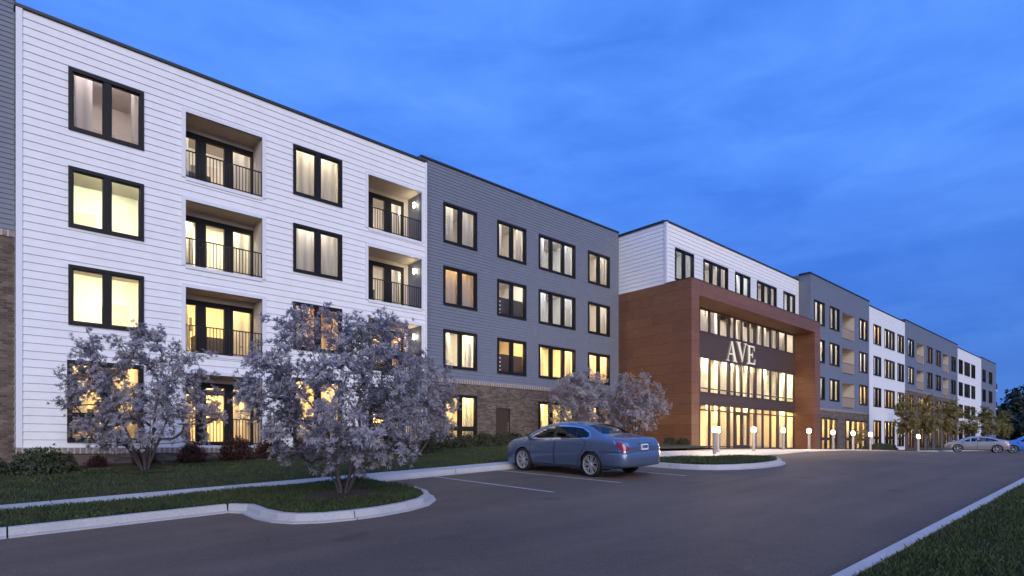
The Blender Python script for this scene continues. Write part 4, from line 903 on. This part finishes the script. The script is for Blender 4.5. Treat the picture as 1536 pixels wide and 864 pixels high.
    if 'bumper' in S:
        bm_ = MB(); half = S['bumper']; plan = [(x, y) for x, y in half] + [(x, -y) for x, y in half[-2::-1]]; plan = dense(plan, .08); prof = [(-.07, .30), (-.02, .32), (0, .37), (.004, .50), (0, .63), (-.015, .67), (-.05, .695), (-.10, .70)]; k = len(prof); vs = []
        for i, q in enumerate(plan):
            a_, b_ = Vector(plan[max(i - 1, 0)]), Vector(plan[min(i + 1, len(plan) - 1)]); tt = (b_ - a_).normalized(); nn = Vector((-tt.y, tt.x)) * -1
            if nn.dot(Vector((q[0] + 1.2, q[1]))) < 0: nn = -nn
            for o_, z_ in prof: vs.append((q[0] + nn.x * o_, q[1] + nn.y * o_, z_))
        bm_.mesh(vs, [(i * k + j, i * k + j + 1, (i + 1) * k + j + 1, (i + 1) * k + j) for i in range(len(plan) - 1) for j in range(k - 1)], paint); bm_.build('rear_bumper', t, smooth=True)
    # wheels, arches
    for wx in wheels:
        for s in (1, -1):
            yo = S['track']; tr = S['tr']; wz = S['wz']
            w = MB(); w.lathe([(tr * .72, -.10), (tr * .86, -.115), (tr * .97, -.10), (tr, -.06), (tr, .06), (tr * .97, .10), (tr * .86, .115), (tr * .72, .10)], M['rubber'], 40, (0, 0, 0), 'y'); wo = w.build('wheel', t, (wx, s * yo, wz), smooth=True)
            if s < 0: wo.rotation_euler.z = math.pi
            rm = MB(); r0 = tr * .77; rm.lathe([(r0, .10), (r0 * 1.0, .112), (r0 * .93, .108), (r0 * .90, .06), (r0 * .88, -.09)], M['alloy'], 40, (0, 0, 0), 'y'); rm.lathe([(0, .02), (r0 * .9, .0), (r0 * .9, -.02)], M['gap'], 30, (0, 0, 0), 'y'); rm.lathe([(0, .098), (.05, .095), (.07, .075), (.075, .04)], M['alloy'], 20, (0, 0, 0), 'y')
            for q in range(S['spokes']):
                for dq in (-1, 1):
                    a0 = 2 * math.pi * q / S['spokes'] + dq * .08; a1 = 2 * math.pi * q / S['spokes'] + dq * .17; rr0, rr1 = .05, r0 * .95; hw0, hw1 = .014, .011; pts = []
                    ca, sa = math.cos(a0), math.sin(a0); cb, sb = math.cos(a1), math.sin(a1)
                    for yv0, yv1 in ((.035, .06), (.088, .104)):
                        pts += [(ca * rr0 - sa * hw0, yv0, sa * rr0 + ca * hw0), (ca * rr0 + sa * hw0, yv0, sa * rr0 - ca * hw0), (cb * rr1 + sb * hw1, yv1, sb * rr1 - cb * hw1), (cb * rr1 - sb * hw1, yv1, sb * rr1 + cb * hw1)]
                    rm.hexa(pts, M['alloy'])
            rm.build('rim', wo, smooth=False)
            ar = MB(); k = 18; y0, y1 = .50, S['track'] + .085; vs = []
            for q in range(k + 1):
                a = math.pi * (-.12 + 1.24 * q / k); x_, z_ = wx + (wr + .012) * math.cos(a), wz + (wr + .012) * math.sin(a); vs += [(x_, s * y0, z_), (x_, s * y1, z_)]
            ar.mesh(vs, [(2 * q, 2 * q + 2, 2 * q + 3, 2 * q + 1) for q in range(k)] + [tuple(2 * q for q in range(k + 1))], M['gap']); ar.build('wheel_arch', t)
    # cabin
    sb = MB(); sx = S['seats']
    def seat(mb, x, y, w):
        mb.hexa([(x - .25, y - w, .42), (x + .28, y - w, .42), (x + .28, y + w, .42), (x - .25, y + w, .42), (x - .22, y - w, .60), (x + .26, y - w, .64), (x + .26, y + w, .64), (x - .22, y + w, .60)], M['seat'])
        mb.hexa([(x - .34, y - w, .56), (x - .18, y - w, .56), (x - .18, y + w, .56), (x - .34, y + w, .56), (x - .50, y - w * .8, 1.12), (x - .38, y - w * .8, 1.12), (x - .38, y + w * .8, 1.12), (x - .50, y + w * .8, 1.12)], M['seat'])
        for yy in ((y,) if w < .4 else (y - .36, y + .36)): mb.hexa([(x - .50, yy - .12, 1.15), (x - .42, yy - .12, 1.15), (x - .42, yy + .12, 1.15), (x - .50, yy + .12, 1.15), (x - .50, yy - .11, 1.30), (x - .43, yy - .11, 1.30), (x - .43, yy + .11, 1.30), (x - .50, yy + .11, 1.30)], M['seat'])
    for y in (.37, -.37): m_ = MB(); seat(m_, sx[0], y, .25); m_.build('seat', t)
    m_ = MB(); seat(m_, sx[1], 0, .62); m_.build('seat', t)
    m_ = MB(); m_.box(-1.6, S['dash'], -.78, .78, .33, .40, M['black']); m_.box(S['dash'] - .3, S['dash'], -.74, .74, .60, .90, M['black']); m_.build('cabin_floor', t)
    for s in (1, -1):   # mirrors
        m_ = MB(); mx, my, mz = S['mirror']; prof = [(0, -.10), (.055, -.085), (.075, 0), (.06, .085), (0, .10)]; vs = []
        for q in range(9):
            a = math.pi * 2 * q / 9
            vs.append((mx + .05 * math.cos(a), s * (my + .13), mz + .07 * math.sin(a)))
        for q in range(9):
            a = math.pi * 2 * q / 9
            vs.append((mx + .085 * math.cos(a), s * (my + .06), mz + .085 * math.sin(a)))
        for q in range(9):
            a = math.pi * 2 * q / 9
            vs.append((mx + .035 * math.cos(a), s * (my - .05), mz - .03 + .035 * math.sin(a)))
        m_.mesh(vs, [tuple(range(9))] + [(a * 9 + q, a * 9 + (q + 1) % 9, a * 9 + 9 + (q + 1) % 9, a * 9 + 9 + q) for a in (0, 1) for q in range(9)], paint); m_.build('mirror', t, smooth=True)
    if plate:
        xr = xa - .018; pz = S['pz']; m_ = MB(); m_.hexa([(xr - .012, -.155, pz - .08), (xr + .03, -.155, pz - .08), (xr + .03, .155, pz - .08), (xr - .012, .155, pz - .08), (xr - .002, -.155, pz + .08), (xr + .03, -.155, pz + .08), (xr + .03, .155, pz + .08), (xr - .002, .155, pz + .08)], M['plate'])
        for y, w in ((-.105, .03), (-.055, .035), (-.005, .04), (.05, .03), (.10, .035)): m_.box(xr - .016, xr - .008, y - w / 2, y + w / 2, pz - .035, pz + .045, M['ink'])
        m_.build('license_plate', t)
        m_ = MB(); m_.tube([(xr - .005, -.26, pz + .115), (xr - .012, 0, pz + .12), (xr - .005, .26, pz + .115)], .016, M['chrome'], 6)
        m_.build('trunk_trim', t)
        for s in (1, -1):
            m_ = MB(); m_.lathe([(.035, 0), (.048, 0), (.048, .14), (.035, .14), (.035, 0)], M['chrome'], 16, (0, 0, 0)); e = m_.build('exhaust_pipe', t, (xa + .04, s * .52, S['zb'][0][1] + .015)); e.rotation_euler = (0, R(90), 0)
            m_ = MB()
    # stand it on the slope
    x, y, _ = loc; f = Vector((math.cos(fwd_angle), math.sin(fwd_angle), 0)); l = Vector((-f.y, f.x, 0)); e = .9
    gz = lambda v: h(x + v.x, y + v.y)
    fx = Vector((f.x, f.y, (gz(f * 1.4) - gz(f * -1.4)) / 2.8)).normalized(); ly = Vector((l.x, l.y, (gz(l * .8) - gz(l * -.8)) / 1.6)).normalized(); up = fx.cross(ly).normalized(); ly = up.cross(fx)
    t.rotation_euler = Matrix((fx, ly, up)).transposed().to_euler(); t.location = (x, y, (gz(f * 1.4) + gz(f * -1.4)) / 2 + .006)
    return t
def paint_mat(name, col, flake=.25):
    m = mat(name, col, .32, metal=.35, var=.03, vscale=400, coat=1); m.node_tree.nodes['Principled BSDF'].inputs['Coat Roughness'].default_value = .04; return m
SEDAN = dict(
    zt=[(-2.55, .86), (-2.52, .95), (-2.47, 1.03), (-2.40, 1.065), (-2.2, 1.09), (-1.85, 1.13), (-1.55, 1.215), (-1.15, 1.365), (-.75, 1.45), (-.3, 1.495), (.05, 1.50), (.4, 1.475), (.75, 1.395), (1.1, 1.245), (1.35, 1.12), (1.6, 1.055), (2.0, .99), (2.25, .91), (2.4, .80), (2.46, .70), (2.49, .58)],
    zr=[(-2.55, .82), (-2.52, .91), (-2.47, .985), (-2.40, 1.025), (-2.2, 1.05), (-1.85, 1.09), (-1.55, 1.175), (-1.15, 1.315), (-.75, 1.39), (-.3, 1.43), (.05, 1.435), (.4, 1.41), (.75, 1.335), (1.1, 1.195), (1.35, 1.075), (1.6, 1.005), (2.0, .93), (2.25, .85), (2.4, .75), (2.46, .66), (2.49, .55)],
    zs=[(-2.55, .76), (-2.5, .85), (-2.4, .93), (-2.2, .975), (-1.7, 1.015), (-1.1, 1.03), (0, .985), (1.0, .95), (1.5, .92), (2.0, .83), (2.3, .72), (2.45, .60), (2.49, .50)],
    zb=[(-2.55, .40), (-2.5, .34), (-2.35, .27), (-2.0, .22), (-1.0, .19), (1.0, .18), (2.0, .19), (2.35, .22), (2.49, .30)],
    w=[(-2.55, .70), (-2.52, .78), (-2.45, .85), (-2.3, .905), (-2.0, .94), (-1.4, .965), (0, .955), (1.0, .955), (1.5, .955), (1.9, .925), (2.2, .85), (2.38, .74), (2.46, .64), (2.49, .56)],
    wt=[(-2.55, .55), (-2.45, .66), (-2.2, .74), (-1.8, .74), (-1.5, .67), (-1.1, .60), (-.6, .575), (0, .57), (.5, .575), (.9, .62), (1.3, .70), (1.6, .75), (2.0, .74), (2.3, .62), (2.49, .42)],
    wheels=(-1.40, 1.40), wz=.335, wr=.385, tr=.345, track=.845, spokes=7,
    glass=[[(1.06, 1.00), (.92, 1.09), (.66, 1.21), (.38, 1.30), (.16, 1.335), (.10, 1.02)], [(.02, 1.02), (.08, 1.34), (-.3, 1.355), (-.70, 1.335), (-.80, 1.045)], [(-.85, 1.048), (-.75, 1.325), (-.98, 1.27), (-1.16, 1.20), (-1.24, 1.13), (-1.22, 1.065)]],
    trim=[(1.16, .98), (.95, 1.105), (.66, 1.24), (.38, 1.33), (.05, 1.37), (-.3, 1.383), (-.70, 1.362), (-1.0, 1.298), (-1.22, 1.215), (-1.32, 1.12), (-1.27, 1.035), (-.8, 1.015), (.1, .99)], trimw=.026,
    top=[(.62, 1.42, -.12), (-1.72, -.98, .10)],
    lights=[('tail_light', [(-2.20, .99), (-2.46, .94), (-2.56, .79), (-2.56, .72), (-2.43, .715), (-2.36, .78)]), ('lamp_trim', [(-2.15, 1.0), (-2.50, .945), (-2.56, .74), (-2.56, .70), (-2.385, .69), (-2.30, .80)]), ('headlight', [(2.05, .84), (2.45, .70), (2.45, .58), (2.2, .66)])],
    doors=[[(1.02, .955), (1.08, .60), (1.0, .28), (.06, .26), (.02, 1.0)], [(-.02, 1.0), (.02, .26), (-.86, .28), (-1.05, .62), (-1.22, .90), (-1.2, 1.03)]],
    seam=[(-2.53, .70, -1.75, .70)], hz=.895, seats=(.25, -.75), dash=1.15, mirror=(.98, .96, 1.02), pz=.82, bumper=[(-1.86, .945), (-2.05, .948), (-2.25, .935), (-2.42, .885), (-2.52, .80), (-2.575, .65), (-2.60, .35), (-2.605, 0)])
BLUEP = paint_mat('blue_paint', (.10, .135, .21))
sed = make_car('parked_car', 'blue four door sedan parked nose in towards the building, seen from behind', 'car', BLUEP, dict(SEDAN), (12.95, 11.58, -.8), R(90)); sed.scale = (.94, .95, .98)
del SEDAN['bumper']
LIFT = dict(SEDAN)
LIFT.update(zt=[(-2.25, .82), (-2.22, .98), (-2.15, 1.07), (-2.0, 1.11), (-1.7, 1.17), (-1.2, 1.30), (-.7, 1.395), (-.2, 1.435), (.2, 1.43), (.6, 1.37), (1.0, 1.24), (1.4, 1.07), (1.7, .97), (2.0, .88), (2.2, .77), (2.28, .66), (2.31, .55)],
    zr=[(-2.25, .78), (-2.22, .93), (-2.15, 1.02), (-2.0, 1.06), (-1.7, 1.12), (-1.2, 1.24), (-.7, 1.33), (-.2, 1.37), (.2, 1.365), (.6, 1.31), (1.0, 1.19), (1.4, 1.02), (1.7, .92), (2.0, .83), (2.2, .72), (2.28, .62), (2.31, .52)],
    zs=[(-2.25, .72), (-2.2, .86), (-2.0, .98), (-1.2, 1.0), (0, .94), (1.0, .90), (1.6, .85), (2.0, .74), (2.2, .64), (2.31, .48)], zb=[(-2.25, .40), (-2.1, .28), (-1.6, .2), (1.6, .18), (2.2, .2), (2.31, .28)],
    w=[(-2.25, .66), (-2.2, .76), (-2.05, .85), (-1.5, .90), (0, .895), (1.4, .895), (1.8, .86), (2.1, .74), (2.25, .6), (2.31, .52)], wt=[(-2.25, .5), (-2.1, .64), (-1.7, .66), (-1.0, .58), (0, .55), (.6, .57), (1.2, .66), (1.6, .72), (2.0, .66), (2.31, .38)],
    wheels=(-1.36, 1.36), track=.80, glass=[[(1.05, .95), (.7, 1.12), (.35, 1.24), (.1, 1.27), (.05, .97)], [(-.03, .97), (.02, 1.275), (-.4, 1.28), (-.75, 1.25), (-.8, .99)], [(-.86, .995), (-.82, 1.24), (-1.15, 1.15), (-1.38, 1.05), (-1.36, 1.01)]],
    trim=[(1.15, .93), (.7, 1.145), (.35, 1.27), (0, 1.30), (-.4, 1.31), (-.8, 1.275), (-1.18, 1.18), (-1.46, 1.04), (-1.38, .98), (-.8, .96)], top=[(.65, 1.5, -.1), (-1.9, -1.05, .08)],
    lights=[('tail_light', [(-1.95, 1.0), (-2.26, .93), (-2.26, .80), (-2.05, .84)]), ('headlight', [(1.75, .82), (2.25, .68), (2.25, .56), (2.0, .62)])],
    doors=[[(.98, .91), (1.0, .55), (.95, .28), (.04, .26), (.0, .95)], [(-.03, .95), (.0, .26), (-.85, .28), (-1.02, .62), (-1.15, .88), (-1.12, .98)]], seam=[(-2.2, .5, -1.75, .5)], hz=.86, mirror=(.95, .90, .97), pz=.80, spokes=5, seats=(.2, -.75), dash=1.1)
SILV = paint_mat('silver_paint', (.34, .32, .30))
make_car('parked_car', 'silver gray liftback parked beyond the bollards in front of the far trees', 'car', SILV, LIFT, (65.6, 11.3, -.6), R(104))
WAG = dict(SEDAN)
WAG.update(zt=[(-2.35, .80), (-2.33, 1.0), (-2.25, 1.2), (-2.0, 1.43), (-1.6, 1.52), (-1.0, 1.57), (0, 1.575), (.5, 1.53), (.9, 1.38), (1.3, 1.16), (1.6, 1.06), (2.0, .98), (2.25, .86), (2.36, .72), (2.4, .58)],
    zr=[(-2.35, .77), (-2.33, .95), (-2.25, 1.14), (-2.0, 1.36), (-1.6, 1.45), (-1.0, 1.50), (0, 1.505), (.5, 1.46), (.9, 1.31), (1.3, 1.1), (1.6, 1.0), (2.0, .92), (2.25, .80), (2.36, .68), (2.4, .55)], zs=[(-2.35, .72), (-2.28, .92), (-2.0, 1.02), (0, .98), (1.4, .93), (2.0, .80), (2.3, .66), (2.4, .5)], zb=[(-2.35, .4), (-2.2, .28), (-1.6, .21), (1.6, .2), (2.2, .22), (2.4, .3)],
    w=[(-2.35, .72), (-2.25, .84), (-2.0, .91), (0, .92), (1.5, .92), (2.0, .86), (2.25, .72), (2.4, .55)], wt=[(-2.35, .6), (-2.2, .66), (-1.5, .62), (0, .60), (.8, .63), (1.4, .72), (2.0, .70), (2.4, .42)],
    wheels=(-1.38, 1.38), track=.82, glass=[[(1.05, 1.0), (.75, 1.2), (.45, 1.36), (.1, 1.41), (.05, 1.02)], [(-.03, 1.02), (.02, 1.41), (-.85, 1.41), (-.9, 1.04)], [(-.97, 1.04), (-.93, 1.40), (-1.7, 1.34), (-1.95, 1.12), (-1.85, 1.06)]],
    trim=[(1.15, .98), (.75, 1.23), (.4, 1.41), (0, 1.45), (-.9, 1.45), (-1.75, 1.38), (-2.04, 1.10), (-1.9, 1.02)], top=[(.72, 1.4, -.1), (-2.3, -2.02, .03)], lights=[('tail_light', [(-2.1, 1.1), (-2.36, 1.0), (-2.36, .8), (-2.15, .85)]), ('headlight', [(1.85, .85), (2.35, .7), (2.35, .58), (2.1, .64)])], hz=.90, seam=[(-2.3, .5, -1.8, .5)], pz=.80, spokes=5)
make_car('parked_car', 'bright blue wagon cut off by the right edge of the picture', 'car', paint_mat('bright_blue_paint', (.08, .22, .62)), WAG, (66.8, 7.6, -.6), R(100))

# ------------------------------------------------------------------ sky, sun, camera
SUN_EL, SUN_AZ = R(14), R(206)     # low afterglow behind the camera; azimuth clockwise from +Y
w = bpy.data.worlds.new('World'); SC.world = w; w.use_nodes = True; nt = w.node_tree; N = nt.nodes; L = nt.links; bg = N['Background']
sky = N.new('ShaderNodeTexSky'); sky.sky_type = 'NISHITA'; sky.sun_disc = False; sky.sun_elevation = SUN_EL; sky.sun_rotation = SUN_AZ; sky.air_density = 1.6; sky.dust_density = .3; sky.ozone_density = 5
tint = N.new('ShaderNodeMix'); tint.data_type = 'RGBA'; tint.blend_type = 'MULTIPLY'; tint.inputs[0].default_value = 1; tint.inputs[7].default_value = (.55, .80, 1.35, 1); L.new(sky.outputs[0], tint.inputs[6])
tc = N.new('ShaderNodeTexCoord'); mp = N.new('ShaderNodeMapping'); mp.inputs['Scale'].default_value = (1, 1, 3.2); mp.inputs['Rotation'].default_value = (.12, .1, .4); L.new(tc.outputs['Generated'], mp.inputs[0])
n1 = N.new('ShaderNodeTexNoise'); n1.inputs['Scale'].default_value = 2.3; n1.inputs['Detail'].default_value = 5; n1.inputs['Roughness'].default_value = .5; n1.inputs['Distortion'].default_value = .3; L.new(mp.outputs[0], n1.inputs['Vector'])
n2 = N.new('ShaderNodeTexNoise'); n2.inputs['Scale'].default_value = 6.5; n2.inputs['Detail'].default_value = 6; n2.inputs['Roughness'].default_value = .55; n2.inputs['Distortion'].default_value = .5; L.new(mp.outputs[0], n2.inputs['Vector'])
nm = N.new('ShaderNodeMix'); nm.data_type = 'FLOAT'; nm.inputs[0].default_value = .38; L.new(n1.outputs['Fac'], nm.inputs[2]); L.new(n2.outputs['Fac'], nm.inputs[3])
cr = N.new('ShaderNodeValToRGB'); cr.color_ramp.elements[0].position = .36; cr.color_ramp.elements[1].position = .66; cr.color_ramp.elements[0].color = (.74, .82, .88, 1); cr.color_ramp.elements[1].color = (1.45, 1.27, 1.09, 1); L.new(nm.outputs[0], cr.inputs[0])
cl = N.new('ShaderNodeMix'); cl.data_type = 'RGBA'; cl.blend_type = 'MULTIPLY'; cl.inputs[0].default_value = 1; 
base = N.new('ShaderNodeMix'); base.data_type = 'RGBA'; base.inputs[0].default_value = .97; base.inputs[7].default_value = (.29, .93, 3.35, 1); L.new(tint.outputs[2], base.inputs[6]); L.new(base.outputs[2], cl.inputs[6]); L.new(cr.outputs[0], cl.inputs[7])
sx = N.new('ShaderNodeSeparateXYZ'); L.new(tc.outputs['Generated'], sx.inputs[0])
el = N.new('ShaderNodeMapRange'); el.inputs[1].default_value = .0; el.inputs[2].default_value = .40; el.inputs[3].default_value = .70; el.inputs[4].default_value = 1.14; L.new(sx.outputs['Z'], el.inputs[0])
dk = N.new('ShaderNodeMix'); dk.data_type = 'RGBA'; dk.blend_type = 'MULTIPLY'; dk.inputs[0].default_value = 1; L.new(cl.outputs[2], dk.inputs[6]); L.new(el.outputs[0], dk.inputs[7]); L.new(dk.outputs[2], bg.inputs[0]); bg.inputs[1].default_value = .15
sd = bpy.data.lights.new('sun', 'SUN'); sd.energy = 1.45; sd.angle = R(50); sd.color = (1, .91, .82); so = bpy.data.objects.new('sun', sd); COL.objects.link(so)
sv = Vector((math.sin(SUN_AZ) * math.cos(R(24)), math.cos(SUN_AZ) * math.cos(R(24)), math.sin(R(24)))); so.rotation_euler = sv.to_track_quat('Z', 'Y').to_euler(); so.location = (0, -10, 30)
cd = bpy.data.cameras.new('camera'); co = bpy.data.objects.new('camera', cd); COL.objects.link(co); SC.camera = co
A = math.atan2(982, 885); cd.sensor_width = 36; cd.lens = 885 / 1536 * 36; cd.shift_y = (668 - 432) / 1536; cd.clip_end = 4000; cd.clip_start = .05
co.location = (0, 0, 0); co.rotation_euler = (R(90), 0, -(math.pi / 2 - (math.pi / 2 - A)) + 0)
co.rotation_euler = (R(90), 0, A - math.pi / 2)     # looks along (cos A, sin A)
SC.view_settings.view_transform = 'Standard'; SC.view_settings.look = 'None'; SC.view_settings.exposure = .8; SC.view_settings.gamma = 1
SC.render.engine = 'CYCLES'; cy = SC.cycles; cy.use_denoising = True; cy.denoiser = 'OPENIMAGEDENOISE'; cy.max_bounces = 8; cy.diffuse_bounces = 5; cy.glossy_bounces = 3; cy.transmission_bounces = 4; cy.transparent_max_bounces = 12; cy.sample_clamp_indirect = 4; cy.caustics_reflective = False; cy.caustics_refractive = False; cy.use_light_tree = True
SC.render.resolution_x = 1024; SC.render.resolution_y = 576
